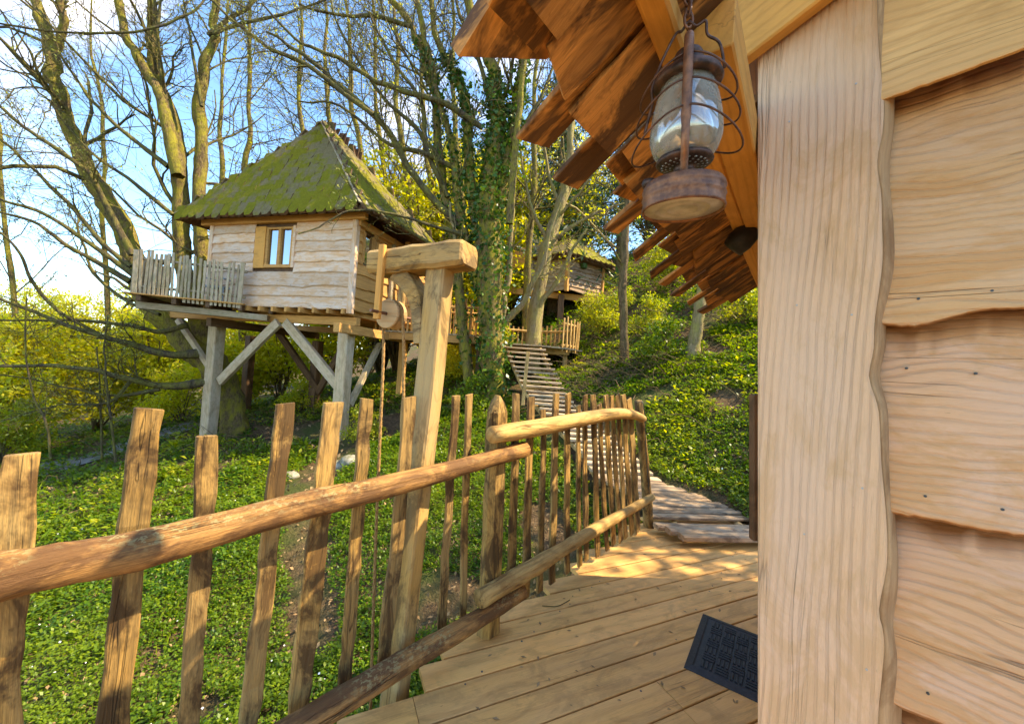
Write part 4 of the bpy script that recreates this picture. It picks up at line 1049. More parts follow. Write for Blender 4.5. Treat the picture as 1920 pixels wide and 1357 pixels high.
for P, o_ in ((hA - fdir * .0, None), (hB, None), (hC, None), (hD, None)):
    q = P + (cc - P) * 0.005
    beam('corner_post', V(q[0], q[1], ZF - 0.14), V(q[0], q[1], ZW + .05), 0.13, 0.13, M['hut'], hut, up=fo, ch=0.01, seg=4)
# front window
win = None
def wbox(name, x0, x1, z0, z1, o0, o1, mat, parent):
    P = hA + fdir * ((x0 + x1) / 2)
    c = V(P[0], P[1], (z0 + z1) / 2) + fo * (o0 + o1) / 2
    v, f = box_vf(-(x1 - x0) / 2, (x1 - x0) / 2, -(z1 - z0) / 2, (z1 - z0) / 2, -(o1 - o0) / 2, (o1 - o0) / 2)
    return put(name, mesh_data(name, v, f), mat, frame(fdir, fo, c), parent)
jx = (on_front(500, 460) - hA) @ fdir
win = wbox('window', jx, wx1 - 0.03, wz0 - 0.03, wz0 + 0.05, -0.06, 0.045, M['hutwarm'], hut)
wbox('window_frame', jx, jx + 0.07, wz0 + 0.052, wz1, -0.05, 0.03, M['hutwarm'], win)
wbox('window_frame', wx1 - 0.10, wx1 - 0.03, wz0 + 0.052, wz1, -0.05, 0.03, M['hutwarm'], win)
wbox('window_frame', jx + .072, wx1 - 0.102, wz1 - 0.05, wz1 - .002, -0.05, 0.03, M['hutwarm'], win)
mxx = (jx + wx1 - 0.03) / 2
wbox('mullion', mxx - 0.045, mxx + 0.045, wz0 + 0.052, wz1 - .052, -0.05, 0.034, M['hutwarm'], win)
wbox('pane', jx + 0.072, mxx - 0.047, wz0 + 0.053, wz1 - .053, -0.03, -0.024, M['pane'], win)
wbox('pane', mxx + 0.047, wx1 - .103, wz0 + 0.053, wz1 - .053, -0.03, -0.024, M['pane'], win)
wbox('shutter', wx0 - 0.02, jx - 0.01, wz0 - 0.04, wz1 + 0.02, -0.02, 0.05, M['orange'], hut)
wbox('window_trim', wx1 - 0.028, wx1 + 0.05, wz0 - 0.03, wz1 + 0.02, 0.0, 0.05, M['hut'], hut)
# side window: dark pane with posts
def sbox(name, x0, x1, z0, z1, o0, o1, mat, parent):
    P = hB + sdir * ((x0 + x1) / 2)
    c = V(P[0], P[1], (z0 + z1) / 2) + ro * (o0 + o1) / 2
    v, f = box_vf(-(x1 - x0) / 2, (x1 - x0) / 2, -(z1 - z0) / 2, (z1 - z0) / 2, -(o1 - o0) / 2, (o1 - o0) / 2)
    return put(name, mesh_data(name, v, f), mat, frame(sdir, ro, c), parent)
sw = sbox('window', rx0 - 0.05, rx0 + 0.03, rz0, rz1, -0.03, 0.05, M['hutwarm'], hut)
sbox('window_frame', rx1 - 0.03, rx1 + 0.06, rz0, rz1, -0.03, 0.05, M['hutwarm'], sw)
sbox('pane', rx0 + 0.03, rx1 - 0.03, rz0, rz1, -0.03, -0.022, M['pane'], sw)
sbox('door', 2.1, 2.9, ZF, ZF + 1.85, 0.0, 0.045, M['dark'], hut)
sbox('door_post', 1.75, 1.87, ZF - 0.1, ZW, 0.25, 0.36, M['hutwarm'], hut)
sbox('door_post', 1.42, 1.52, ZF - 0.1, ZW, 0.05, 0.12, M['grey'], hut)
# wall plates and roof
e_ = 0.16
beam('wall_plate', hA + V(0, 0, ZW - ZF + .02) - fdir * .3 + fo * .05, hB + V(0, 0, ZW - ZF + .02) + fdir * .3 + fo * .05, 0.12, 0.16, M['hutwarm'], hut, up=ZUP, seg=4)
beam('wall_plate', hB + V(0, 0, ZW - ZF - .1) + ro * .06, hC + V(0, 0, ZW - ZF - .1) + ro * .06, 0.12, 0.16, M['hutwarm'], hut, up=ZUP, seg=4)
ZR = 4.93
rL, rFR, rBR = ONZ(334, 407, ZR), ONZ(680, 388, ZR), ONZ(810, 459, ZR)
rBL = rL + rBR - rFR
APX = W(609, 239, 10.6)
rc = [rL, rFR, rBR, rBL]
rv = [p - loc0 for p in rc] + [APX - loc0] + [p - loc0 - V(0, 0, 0.09) for p in rc] + [APX - loc0 - V(0, 0, 0.12)]
roof = put('roof', mesh_data('roof', rv, [(0, 1, 4), (1, 2, 4), (2, 3, 4), (3, 0, 4), (6, 5, 9), (7, 6, 9), (8, 7, 9), (5, 8, 9), (0, 5, 6, 1), (1, 6, 7, 2), (2, 7, 8, 3), (3, 8, 5, 0)]), M['dark'], at(loc0), hut)
def shingle_mesh(w, h):
    hx = [(-w / 2, 0.55 * h), (-w / 2, -0.22 * h), (-w * .27 + random.uniform(-.02, .02) * w, -0.5 * h), (w * .25 + random.uniform(-.05, .05) * w, -0.5 * h + random.uniform(0, .06) * h), (w / 2, -0.25 * h), (w / 2, 0.55 * h)]
    v = [(x, y, 0.0) for x, y in hx] + [(x * .98, y, 0.035 + (0.045 if y < 0 else 0)) for x, y in hx]
    f = [(5, 4, 3, 2, 1, 0), (6, 7, 8, 9, 10, 11)] + [(i, (i + 1) % 6, 6 + (i + 1) % 6, 6 + i) for i in range(6)]
    return v, f
SH = [shingle_mesh(0.29, 0.40) for _ in range(5)]
SHM = [mesh_data('shingle', v, f) for v, f in SH]
for me in SHM:
    me.materials.append(M['shingle']); me.materials.append(M['dark'])
    for pl_ in me.polygons: pl_.material_index = 1 if pl_.index >= 2 else 0
def side_mat(o):
    o.data.materials.append(M['dark'])
    o.data.polygons.foreach_set('material_index', np.array([1 if i % 8 >= 2 else 0 for i in range(len(o.data.polygons))], np.int32))
n_sh = 0; rest = []
ROWS = 17
for (P, Q), single in (((rL, rFR), True), ((rFR, rBR), True), ((rBR, rBL), False), ((rBL, rL), False)):
    X = nrm(Q - P); L = np.linalg.norm(Q - P)
    foot = P + X * ((APX - P) @ X); upv = APX - foot; SL = np.linalg.norm(upv); U = nrm(upv)
    N = np.cross(X, U); N = N if N[2] > 0 else -N
    rows = ROWS if single else 11
    for r in range(rows):
        s = (r + 0.35) / rows * SL
        kk = 1 - s / SL
        x0 = ((foot - P) @ X) * (1 - kk); x1 = x0 + L * kk
        nn = max(1, int(round((x1 - x0) / (0.275 if single else 0.42))))
        for c in range(nn):
            x = x0 + (c + 0.5 + (0.25 if r % 2 else -0.25)) * (x1 - x0) / nn
            if x < x0 + 0.02 or x > x1 - 0.02: x = min(max(x, x0 + .05), x1 - .05)
            jit = random.uniform(-0.03, 0.03)
            q = P + X * x + U * (s + jit) + N * (0.035 + random.uniform(0, .012))
            tilt = N - U * random.uniform(0.10, 0.26) + X * random.uniform(-.05, .05)
            MB = frame(X + U * random.uniform(-.07, .07), tilt, q)
            w = random.randrange(5)
            if single and n_sh < 300:
                put('shingle', SHM[w], None, MB, roof); n_sh += 1
            else:
                k = 1.0 if single else 1.3
                if not single: MB = frame(X, N - U * 0.06, q)
                A = np.array(MB)
                rest.append((np.array(SH[w][0]) * V(k, k, 1) @ A[:3, :3].T + A[:3, 3] - loc0, SH[w][1]))
v, f = join(rest)
side_mat(put('shingle_courses', mesh_data('shingle_courses', v, f), M['shingle'], at(loc0), roof, kind='stuff'))
for P, w in ((rL, 0.16), (rFR, 0.24), (rBR, 0.2), (rBL, 0.16)):
    out = nrm((P - APX) * V(1, 1, 0)); n_ = nrm(np.cross(np.cross(P - APX, ZUP), P - APX)); n_ = n_ if n_[2] > 0 else -n_
    n = 8
    for k in range(n):
        a = P * (1 - k / n) + APX * (k / n); b_ = P * (1 - (k + 1.15) / n) + APX * ((k + 1.15) / n)
        beam('hip_board', a + n_ * 0.085, b_ + n_ * 0.065, w, 0.025, M['grey'], roof, up=n_, ch=0.004, jag=0.003, seg=2)
# ragged ridge cap behind the apex
for k in range(9):
    t = 0.02 + k * 0.03
    q = APX * (1 - t) + rBR * t
    beam('ridge_shake', q + V(0.1, 0.1, 0.02), q + V(0.14 + random.uniform(-.03, .03), 0.12, 0.24 + random.uniform(-.05, .05)), 0.14, 0.02, M['dark'], roof, up=V(-.2, -1, .2), seg=2)
# floor frame
for k in range(9):
    x = 1.1 + k * 0.42
    if x < WL: 
        P = hA + fdir * x + fo * 0.12
        beam('joist', V(P[0], P[1], ZF - 0.10), V(*(P + sdir * (HD + .1))[:2], ZF - 0.10), 0.07, 0.13, M['hutwarm'], hut, up=ZUP, seg=2)
zb1 = ZF - 0.29
bA, bB = ONZ(318, 589, zb1), ONZ(664, 602, zb1)
bB = bA + fdir * ((bB - bA) @ fdir)
bA, bB = bA + fo * 0.0, bB
beam('floor_beam', bA, bB, 0.16, 0.21, M['hutwarm'], hut, up=ZUP, ch=0.008, jag=0.004, seg=5)
beam('floor_beam', bA + sdir * 3.0, bB + sdir * 3.0, 0.16, 0.21, M['hutwarm'], hut, up=ZUP, seg=3)
sB = hB - fdir * 0.1
beam('side_beam', V(sB[0], sB[1], zb1 - 0.22) + fo * 0.3, V(sB[0], sB[1], zb1 - 0.22) + sdir * 3.9, 0.17, 0.22, M['hutwarm'], hut, up=ZUP, seg=4)
sA = hA + fdir * 0.4
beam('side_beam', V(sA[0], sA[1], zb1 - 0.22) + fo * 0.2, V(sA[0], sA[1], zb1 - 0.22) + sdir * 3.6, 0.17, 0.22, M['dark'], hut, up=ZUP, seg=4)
def post(px, d, py_top, back=0.0, mat='post', w=0.30):
    q = W(px, 640, d)
    zt_ = W(px, py_top, d)[2]
    zb_ = gz(q[0], q[1]) - 0.3
    lean = W(px - 8, 812, d) - W(px, 620, d)
    return beam('post', V(q[0], q[1], zb_), V(q[0], q[1], zt_), w, w, M[mat], hut, up=fo, ch=0.02, jag=0.006, seg=6)
dB = (bB - CAMP) @ FWD; dA = (bA - CAMP) @ FWD
tL = (ONP(405, 620, bA, sdir) - CAMP) @ FWD; tR = (ONP(648, 640, bA, sdir) - CAMP) @ FWD
post(405, tL, 607); post(649, tR, 625)
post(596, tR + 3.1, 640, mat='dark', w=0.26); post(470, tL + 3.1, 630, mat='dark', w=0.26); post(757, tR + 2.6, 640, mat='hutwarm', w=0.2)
def brace(p1, d1, p2, d2, mat='grey', w=0.24, t=0.12):
    return beam('brace', W(*p1, d1), W(*p2, d2), w, t, M[mat], hut, up=fo, ch=0.012, jag=0.004, seg=4)
dm = (ONP(525, 610, bA + fo * .02, sdir) - CAMP) @ FWD
brace((412, 715), tL - 0.08, (522, 604), dm - 0.08, 'post'); brace((640, 730), tR - 0.08, (536, 604), dm - 0.08, 'post')
brace((394, 690), tL - 0.05, (334, 600), tL + 0.2, 'post', 0.14)
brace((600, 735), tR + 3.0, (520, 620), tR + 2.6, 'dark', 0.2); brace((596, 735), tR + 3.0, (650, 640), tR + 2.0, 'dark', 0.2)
brace((655, 760), tR + 0.1, (712, 645), tR + 1.6, 'grey', 0.16)
# balcony
ZBAL = ZF - 0.02
b1, b2 = ONZ(232, 546, ZBAL), ONZ(456, 569, ZBAL)
bd = nrm(b2 - b1); bn = V(-bd[1], bd[0], 0)
BLN = np.linalg.norm(b2 - b1)
for k in range(10):
    o_ = 0.08 + k * 0.17
    a = b1 + bn * o_; e = b2 + bn * o_ + bd * (0.0 if k < 3 else -0.2)
    beam('balcony_board', a - V(0, 0, 0.02), e - V(0, 0, 0.02), 0.16, 0.035, M['hutwarm'] if k == 0 else M['grey'], hut, up=ZUP, jag=0.004, seg=3)
for k in range(5):
    a = b1 + bd * (0.25 + k * 0.68)
    beam('joist', a + bn * 0.05 - V(0, 0, 0.11), a + bn * 1.9 - V(0, 0, 0.11), 0.09, 0.14, M['dark'], hut, up=ZUP, seg=2)
beam('balcony_beam', b1 + bn * 0.4 + bd * 0.1 - V(0, 0, 0.26), b2 + bn * 0.3 + bd * 0.5 - V(0, 0, 0.28), 0.18, 0.16, M['grey'], hut, up=ZUP, jag=0.01, seg=5)
pxs = [253, 262, 271, 280, 288, 297, 305, 313, 322, 331, 339, 347, 355, 364, 372, 381, 390, 398, 406, 415, 424, 432, 441, 450]
for px in pxs:
    q = ONP(px, 545, b1 + bn * 0.06, bn)
    hgt = np.interp(px, [250, 340, 345, 450], [1.05, 1.05, 1.0, 1.05]) + random.uniform(-.08, .05)
    beam('balcony_picket', V(q[0], q[1], ZBAL - (0.02 if px < 345 else 0.12)), V(q[0], q[1], ZBAL + hgt) + bd * random.uniform(-.04, .04), 0.056 if px not in (253, 450) else 0.10, 0.03, M['grey'], hut, up=-bn, jag=0.006, seg=4)
for k in range(9):
    q = b1 + bn * (0.2 + 0.2 * k) + bd * 0.05
    beam('balcony_picket', q, q + V(0, 0, 1.0 + random.uniform(-.08, .05)), 0.075, 0.03, M['grey'], hut, up=bd, jag=0.006, seg=3)
for h in (0.16, 0.82):
    log('balcony_rail', [b1 + bn * 0.11 + bd * 0.1 + V(0, 0, h), b1 + bn * .11 + bd * 1.8 + V(0, 0, h + .03), b2 + bn * 0.11 + V(0, 0, h)], [0.035, 0.035], M['grey'], hut, n=8, k=7)
# gangway between the tree house and the trees on the right
g0, g1 = W(700, 628, 11.0), W(892, 634, 10.4)
g1[2] = g0[2] = 2.3
gang = thing('gangway', 'railed wooden gangway running from the tree house to the ivy tree', 'gangway', (g0 + g1) / 2)
gd = nrm(g1 - g0); gn = V(-gd[1], gd[0], 0); GL = np.linalg.norm(g1 - g0)
beam('beam', g0 - V(0, 0, .12), g1 - V(0, 0, .12), 0.14, 0.2, M['hutwarm'], gang, seg=3)
beam('beam', g0 - V(0, 0, .12) + gn * 1.1, g1 - V(0, 0, .12) + gn * 1.1, 0.14, 0.2, M['dark'], gang, seg=3)
for k in range(int(GL / 0.16)):
    a = g0 + gd * (k * .16 + .08)
    beam('board', a - gn * 0.1, a + gn * 1.2, 0.145, 0.035, M['grey'], gang, seg=2)
for side in (0.0, 1.1):
    for k in range(int(GL / 0.14)):
        a = g0 + gd * (k * .14 + .05) + gn * side
        beam('picket', a - V(0, 0, .05), a + V(random.uniform(-.03, .03), 0, 0.95 + random.uniform(-.07, .07)), 0.06, 0.025, M['hutwarm'], gang, up=-gn, seg=2, jag=.004)
    log('rail', [g0 + gn * (side - .04) + V(0, 0, .75), g1 + gn * (side - .04) + V(0, 0, .75)], [0.035, 0.035], M['hutwarm'], gang, n=5, k=7)
q = g1 + gn * 0.5
beam('post', V(q[0], q[1], gz(q[0], q[1]) - .2), q - V(0, 0, .2), 0.18, 0.18, M['dark'], gang, up=V(0, -1, 0), seg=3)
# pale chair on the balcony
cp = ONP(412, 560, b1 + bn * 0.75, bn); cp[2] = ZBAL
ch_ = thing('balcony_chair', 'pale blue grey chair standing behind the balcony pickets of the tree house', 'chair', cp)
v, f = loft([[(-.27, -.25, z), (.27, -.25, z), (.29, .25, z), (-.29, .25, z)] for z in (0.40, 0.44)])
put('seat', mesh_data('seat', v, f), M['chair'], at(cp), ch_)
rings = []
for k, t in enumerate(np.linspace(0, 1, 7)):
    w = 0.28 * (1 - 0.55 * max(0, t - .5) ** 1.5 * 2)
    rings.append([(-w, .24 + t * .12, .44 + t * .55), (w, .24 + t * .12, .44 + t * .55), (w, .27 + t * .12, .44 + t * .55), (-w, .27 + t * .12, .44 + t * .55)])
v, f = loft(rings); put('backrest', mesh_data('backrest', v, f), M['chair'], at(cp), ch_)
for sx in (-.24, .24):
    for sy in (-.22, .22):
        v, f = tube_vf([(sx, sy, 0.41), (sx * 1.08, sy * 1.1, 0.0)], 0.018, 7)
        put('leg', mesh_data('leg', v, f), M['chair'], at(cp), ch_)
    v, f = loft([[(sx - .02, y, 0.62), (sx + .02, y, .62), (sx + .02, y, .65), (sx - .02, y, .65)] for y in (-.25, .27)])
    put('armrest', mesh_data('armrest', v, f), M['chair'], at(cp), ch_)

# ------------------------------------------------------------------ second tree house, up the slope
k1, k0, k2 = W(1062, 541, 15.6), W(1004, 539, 16.6), W(1128, 545, 16.8)
zf2 = k1[2]; zt2 = W(1062, 478, 15.6)[2]
for q in (k0, k2): q[2] = zf2
hut2 = thing('tree_house', 'small brown tree house with shake turret up the slope behind the round landing', 'tree house', V(k1[0], k1[1] + 1, gz(k1[0], k1[1] + 1)))
n1 = nrm(np.cross(k1 - k0, ZUP)); n1 = n1 if n1[1] < 0 else -n1
n2 = nrm(np.cross(k2 - k1, ZUP)); n2 = n2 if n2[1] < 0 else -n2
hts = np.linspace(zt2, zf2 - 0.05, 9)
for zt, zb in zip(hts[:-1], hts[1:]):
    live_board(k0, k1, zt, zb, n1, M['post'], hut2, n=8)
    live_board(k1, k2, zt, zb, n2, M['brown'], hut2, n=8)
k3 = k2 + (k0 - k1) + V(0, 1.4, 0)
for P, Q in ((k2, k3), (k3, k0)):
    for zt, zb in zip(hts[:-1:4], hts[4::4]): live_board(P, Q, zt, zb, nrm(np.cross(Q - P, ZUP)), M['dark'], hut2, n=4)
for P in (k0, k1, k2): beam('corner_post', P - V(0, 0, .1), P + V(0, 0, zt2 - zf2), 0.14, 0.14, M['hutwarm'], hut2, up=n1, seg=2)
ctr2 = (k0 + k1 + k2 + k3) / 4
loc2 = V(*WMAT[hut2.name].translation)
ap2 = ctr2 + V(0, 0.4, (zt2 - zf2) + 1.35)
ev = [p + nrm((p - ctr2) * V(1, 1, 0)) * 0.5 + V(0, 0, zt2 - zf2 - 0.05) for p in (k0, k1, k2, k3)]
v = [p - loc2 for p in ev] + [ap2 - loc2] + [p - loc2 - V(0, 0, .1) for p in ev]
roof2 = put('roof', mesh_data('roof', v, [(0, 1, 4), (1, 2, 4), (2, 3, 4), (3, 0, 4), (8, 7, 6, 5), (0, 5, 6, 1), (1, 6, 7, 2), (2, 7, 8, 3), (3, 8, 5, 0)]), M['dark'], at(loc2), hut2)
rest = []
for P, Q in ((ev[0], ev[1]), (ev[1], ev[2]), (ev[3], ev[0]), (ev[2], ev[3])):
    X = nrm(Q - P); L = np.linalg.norm(Q - P); foot = P + X * ((ap2 - P) @ X); U = nrm(ap2 - foot); SL = np.linalg.norm(ap2 - foot)
    N = np.cross(X, U); N = N if N[2] > 0 else -N
    for r in range(7):
        s = (r + .3) / 7 * SL; kk = 1 - s / SL; x0 = ((foot - P) @ X) * (1 - kk); nn = max(1, int(L * kk / 0.3))
        for c in range(nn):
            q = P + X * (x0 + (c + .5) * L * kk / nn) + U * s + N * 0.04
            A = np.array(frame(X, N - U * .12, q))
            rest.append((np.array(SH[c % 5][0]) * V(1.1, 1.2, 1) @ A[:3, :3].T + A[:3, 3] - loc2, SH[c % 5][1]))
v, f = join(rest); side_mat(put('shingle_courses', mesh_data('shingle_courses', v, f), M['shingle'], at(loc2), roof2, kind='stuff'))
# shake turret and terrace on its left
t0 = W(1004, 546, 16.2); t0[2] = zf2
for i in range(9):
    z = zf2 + (zt2 - zf2) * (0.1 + 0.16 * i)
    for k in range(3):
        q = t0 + V((k - 1) * 0.27 + random.uniform(-.02, .02), -0.05 - 0.012 * (i % 2), z - zf2)
        beam('shake', q, q + V(0, 0.03, 0.36), 0.25, 0.02, M['grey'], hut2, up=V(0, -1, 0.1), seg=1, ch=.002)
beam('turret_post', t0 - V(.36, 0, .05), t0 + V(-.36, 0, zt2 - zf2 + 0.2), 0.1, 0.1, M['hut'], hut2, up=V(0, -1, 0), seg=2)
tl, tr = W(948, 548, 16.2), W(990, 546, 16.2); tl[2] = tr[2] = zf2
beam('terrace_beam', tl - V(0.3, 0, .1), W(1136, 560, 16.4) * V(1, 1, 0) + V(0, 0, zf2 - .25), 0.18, 0.26, M['hutwarm'], hut2, seg=3)
for k in range(6):
    beam('terrace_board', tl + V(-.3, .1 + k * .2, -0.02), tr + V(0, .1 + k * .2, -0.02), 0.18, 0.04, M['grey'], hut2, seg=2)
beam('gable_board', W(952, 492, 15.9), W(994, 486, 15.9), 0.55, 0.05, M['hutwarm'], hut2, up=V(0, -1, 0), seg=3, jag=.01)
beam('gable_board', W(952, 476, 15.95), W(994, 470, 15.95), 0.3, 0.05, M['hutwarm'], hut2, up=V(0, -1, 0), seg=3, jag=.01)
for k in range(8):
    q = tl * (1 - k / 7) + tr * (k / 7)
    v, f = tube_vf([q - loc2, q + V(0, 0, .72) - loc2], 0.014, 5); put('railing_bar', mesh_data('railing_bar', v, f), M['iron'], at(loc2), hut2)
v, f = tube_vf([tl + V(0, 0, .72) - loc2, tr + V(0, 0, .72) - loc2], 0.02, 5); put('handrail', mesh_data('handrail', v, f), M['iron'], at(loc2), hut2)
v, f = tube_vf(catmull([tl + V(0, 0, .72), (tl + tr) / 2 + V(0, 0, 1.05), tr + V(0, 0, .72)], 9) - loc2, 0.014, 5); put('railing_arch', mesh_data('railing_arch', v, f), M['iron'], at(loc2), hut2)
for px, d in ((1052, 16.0), (1112, 16.6), (1000, 16.4)):
    q = W(px, 560, d); beam('post', V(q[0], q[1], gz(q[0], q[1]) - .3), V(q[0], q[1], zf2 - .2), 0.24, 0.24, M['dark'], hut2, up=V(0, -1, 0), seg=2)
bx = W(1094, 503, 16.0)
v, f = lathe_vf([(0.01, 0), (.14, 0.0), (.17, .18), (.01, .2)], 10)
put('flower_basket', mesh_data('flower_basket', v, f), M['ivy'], at(bx), hut2)

# ------------------------------------------------------------------ trees
def rand_dirs(n):
    d = rng.normal(0, 1, (n, 3)); return d / np.linalg.norm(d, axis=1)[:, None]
def tubes_np(P, R, k=3):
    """N curves at once: P (N, m, 3), R (N, m)"""
    N_, m, _ = P.shape
    T = np.gradient(P, axis=1); T /= np.linalg.norm(T, axis=2)[..., None] + 1e-9
    ref = rand_dirs(N_)[:, None, :]
    A = np.cross(T, ref); A /= np.linalg.norm(A, axis=2)[..., None] + 1e-9
    B = np.cross(T, A)
    a = np.arange(k) * 2 * math.pi / k
    v = P[:, :, None, :] + R[:, :, None, None] * (np.cos(a)[None, None, :, None] * A[:, :, None, :] + np.sin(a)[None, None, :, None] * B[:, :, None, :])
    i = np.arange(m - 1)[:, None] * k; j = np.arange(k)[None, :]; j2 = (j + 1) % k
    q = np.stack([i + j, i + j2, i + k + j2, i + k + j], -1).reshape(-1, 4)
    f = (q[None] + (np.arange(N_) * m * k)[:, None, None]).reshape(-1, 4)
    return v.reshape(-1, 3), f
def grow(P, R, per, lmin, lmax, ang=(0.5, 1.1), seg=5, wander=0.25, up=0.15, t0=0.25, rk=0.5, rmin=0.002, bias=None):
    """children of the curves P: returns their curves"""
    N_, m, _ = P.shape
    n = int(N_ * per)
    pi = rng.integers(0, N_, n); t = rng.uniform(t0, 0.98, n) * (m - 1)
    i = np.minimum(t.astype(int), m - 2); fr_ = (t - i)[:, None]
    b = P[pi, i] * (1 - fr_) + P[pi, i + 1] * fr_
    r = R[pi, i] * (1 - fr_[:, 0]) + R[pi, i + 1] * fr_[:, 0]
    T = P[pi, i + 1] - P[pi, i]; Ls = np.linalg.norm(P[pi, 1:] - P[pi, :-1], axis=2).sum(1)
    T /= np.linalg.norm(T, axis=1)[:, None] + 1e-9
    A = np.cross(T, rand_dirs(n)); A /= np.linalg.norm(A, axis=1)[:, None] + 1e-9
    a = rng.uniform(*ang, n)[:, None]
    D = T * np.cos(a) + A * np.sin(a)
    if bias is not None: D = D + bias
    D /= np.linalg.norm(D, axis=1)[:, None]
    L = Ls * rng.uniform(lmin, lmax, n)
    pts = [b]; d = D
    for s in range(seg):
        d = d + rng.normal(0, wander, (n, 3)) + V(0, 0, up) / seg
        d /= np.linalg.norm(d, axis=1)[:, None]
        pts.append(pts[-1] + d * (L / seg)[:, None])
    r0 = np.maximum(np.minimum(r * 0.75, r * rk + 0.001), rmin)
    Rn = r0[:, None] * np.linspace(1, 0.35, seg + 1)[None, :]
    return np.stack(pts, 1), np.maximum(Rn, rmin * 0.7)
def leaf_quads(C, size, up=0.0, aspect=0.5):
    n = len(C)
    s = size if np.ndim(size) else np.full(n, size)
    s = s * rng.uniform(0.6, 1.35, n)
    a = rand_dirs(n) + V(0, 0, 0.0); a /= np.linalg.norm(a, axis=1)[:, None]
    nr = rand_dirs(n) + V(0, 0, up); b = np.cross(nr, a); b /= np.linalg.norm(b, axis=1)[:, None] + 1e-9
    c = np.cross(a, b)
    h = (s / 2)[:, None]
    v = np.stack([C - a * h, C + b * h * aspect + c * h * 0.12 - a * h * .1, C + a * h, C - b * h * aspect + c * h * 0.12 - a * h * .1], 1)
    return v.reshape(-1, 3), np.arange(n * 4).reshape(-1, 4)
def merge(parts):
    parts = [p for p in parts if len(p[0])]
    o, vs, fs = 0, [], []
    for v, f in parts:
        vs.append(np.asarray(v, float)); fs.append(np.asarray(f) + o); o += len(v)
    return np.vstack(vs), np.vstack(fs)
def quad_tube(P, R, k=10, rough=0.06):
    P = np.asarray(P)[None]; R = np.asarray(R)[None]
    v, f = tubes_np(P, R, k)
    return v + rng.normal(0, 1, v.shape) * (np.repeat(R[0], k) * rough)[:, None], f
class Tree:
    def __init__(s, name, label, base, bark_='bark', twig='twig', group=None):
        s.base = np.asarray(base, float)
        s.root = thing(name, label, 'tree', s.base, group)
        s.bk, s.tw = bark_, twig
        s.big, s.small, s.leaves, s.curves = [], [], [], []
    def stem(s, pts, d, small=False, n=None, rough=0.07, k=None, twigs=True):
        """pts: (px, py, width in px); d: one distance or one per point"""
        ds = np.full(len(pts), d) if np.isscalar(d) else np.asarray(d)
        if len(ds) != len(pts): ds = np.interp(np.linspace(0, 1, len(pts)), np.linspace(0, 1, len(ds)), ds)
        C = [W(p[0], p[1], dd) for p, dd in zip(pts, ds)]
        n = n or max(12, len(pts) * 5)
        P = catmull(C, n)
        R = np.interp(np.linspace(0, 1, n), np.linspace(0, 1, len(pts)), [p[2] * dd / F_PX / 2 / math.sqrt(1 + ((p[0] - 960) / F_PX) ** 2) for p, dd in zip(pts, ds)])
        L = np.linalg.norm(P[-1] - P[0])
        w = 0.008 * L if not small else 0.012 * L
        P = P + np.column_stack([snoise(n, w * .5, 2.5) for _ in range(3)]) * np.linspace(0, 1, n)[:, None]
        R = R * (1 + snoise(n, 0.06, 1.2))
        (s.small if small else s.big).append(quad_tube(P, R, k or (7 if small else 11), rough))
        if twigs: s.curves.append((P, R))
        return P, R
    def ramify(s, plan, curves=None):
        """plan: list of dicts for grow(), level by level, from all the stems"""
        cur = curves or s.curves
        m = 16
        P = np.stack([p[np.linspace(0, len(p) - 1, m).astype(int)] for p, r in cur]); R = np.stack([r[np.linspace(0, len(r) - 1, m).astype(int)] for p, r in cur])
        last = None
        for g in plan:
            g = dict(g); k = g.pop('k', 3); nl = g.pop('leaf', 0); ls = g.pop('size', .05)
            P, R = grow(P, R, **g)
            s.small.append(tubes_np(P, R, k))
            if nl:
                n = int(len(P) * nl)
                pi = rng.integers(0, len(P), n); i = rng.integers(1, P.shape[1], n)
                C = P[pi, i] + rng.normal(0, ls * 0.8, (n, 3))
                s.leaves.append(leaf_quads(C, ls))
            last = P
        return last
    def build(s, leaf_mat='bud'):
        T = at(s.base)
        if s.big:
            v, f = merge(s.big); put('trunk', mesh_data('trunk', v - s.base, f, True), M[s.bk], T, s.root)
        if s.small:
            v, f = merge(s.small); put('branches', mesh_data('branches', v - s.base, f, True), M[s.tw], T, s.root, kind='stuff')
        if s.leaves:
            v, f = merge(s.leaves); put('leaves', mesh_data('leaves', v - s.base, f), M[leaf_mat], T, s.root, kind='stuff')

# the big tree that carries the left tree house
b0 = W(446, 850, 11.6); b0[2] = gz(b0[0], b0[1]) - 0.05
T1 = Tree('alder_tree', 'large mossy bare tree rising through the balcony of the left tree house', b0)
T1.stem([(448, 868, 74), (440, 800, 54), (430, 740, 52), (405, 690, 60), (370, 655, 62), (322, 610, 60), (282, 565, 52), (262, 510, 46), (240, 440, 43), (192, 365, 42), (150, 290, 40), (122, 225, 38), (108, 150, 36), (90, 90, 32), (72, 30, 26), (50, -60, 20), (20, -180, 12)], [11.6, 11.6, 11.5, 11.3, 11.1, 10.9, 10.7, 10.6, 10.6])
T1.stem([(425, 745, 44), (395, 650, 44), (360, 560, 42), (342, 480, 38), (338, 400, 36), (335, 305, 34), (315, 203, 34), (291, 135, 28), (285, 68, 24), (281, 0, 20), (270, -110, 12)], [11.6, 11.6, 11.4, 11.3])
T1.stem([(334, 330, 30), (312, 225, 26), (295, 170, 24), (264, 118, 22), (237, 68, 20), (220, 0, 18), (200, -100, 10)], [11.0, 10.7])
T1.stem([(410, 720, 36), (400, 640, 34), (386, 560, 32), (378, 470, 30), (374, 373, 28), (380, 288, 27), (376, 203, 25), (386, 135, 22), (400, 68, 19), (407, 0, 15), (415, -110, 9)], [11.6, 11.7, 11.6])
T1.stem([(108, 95, 18), (120, 40, 20), (112, 5, 18), (106, -80, 12)], [10.4, 10.0])
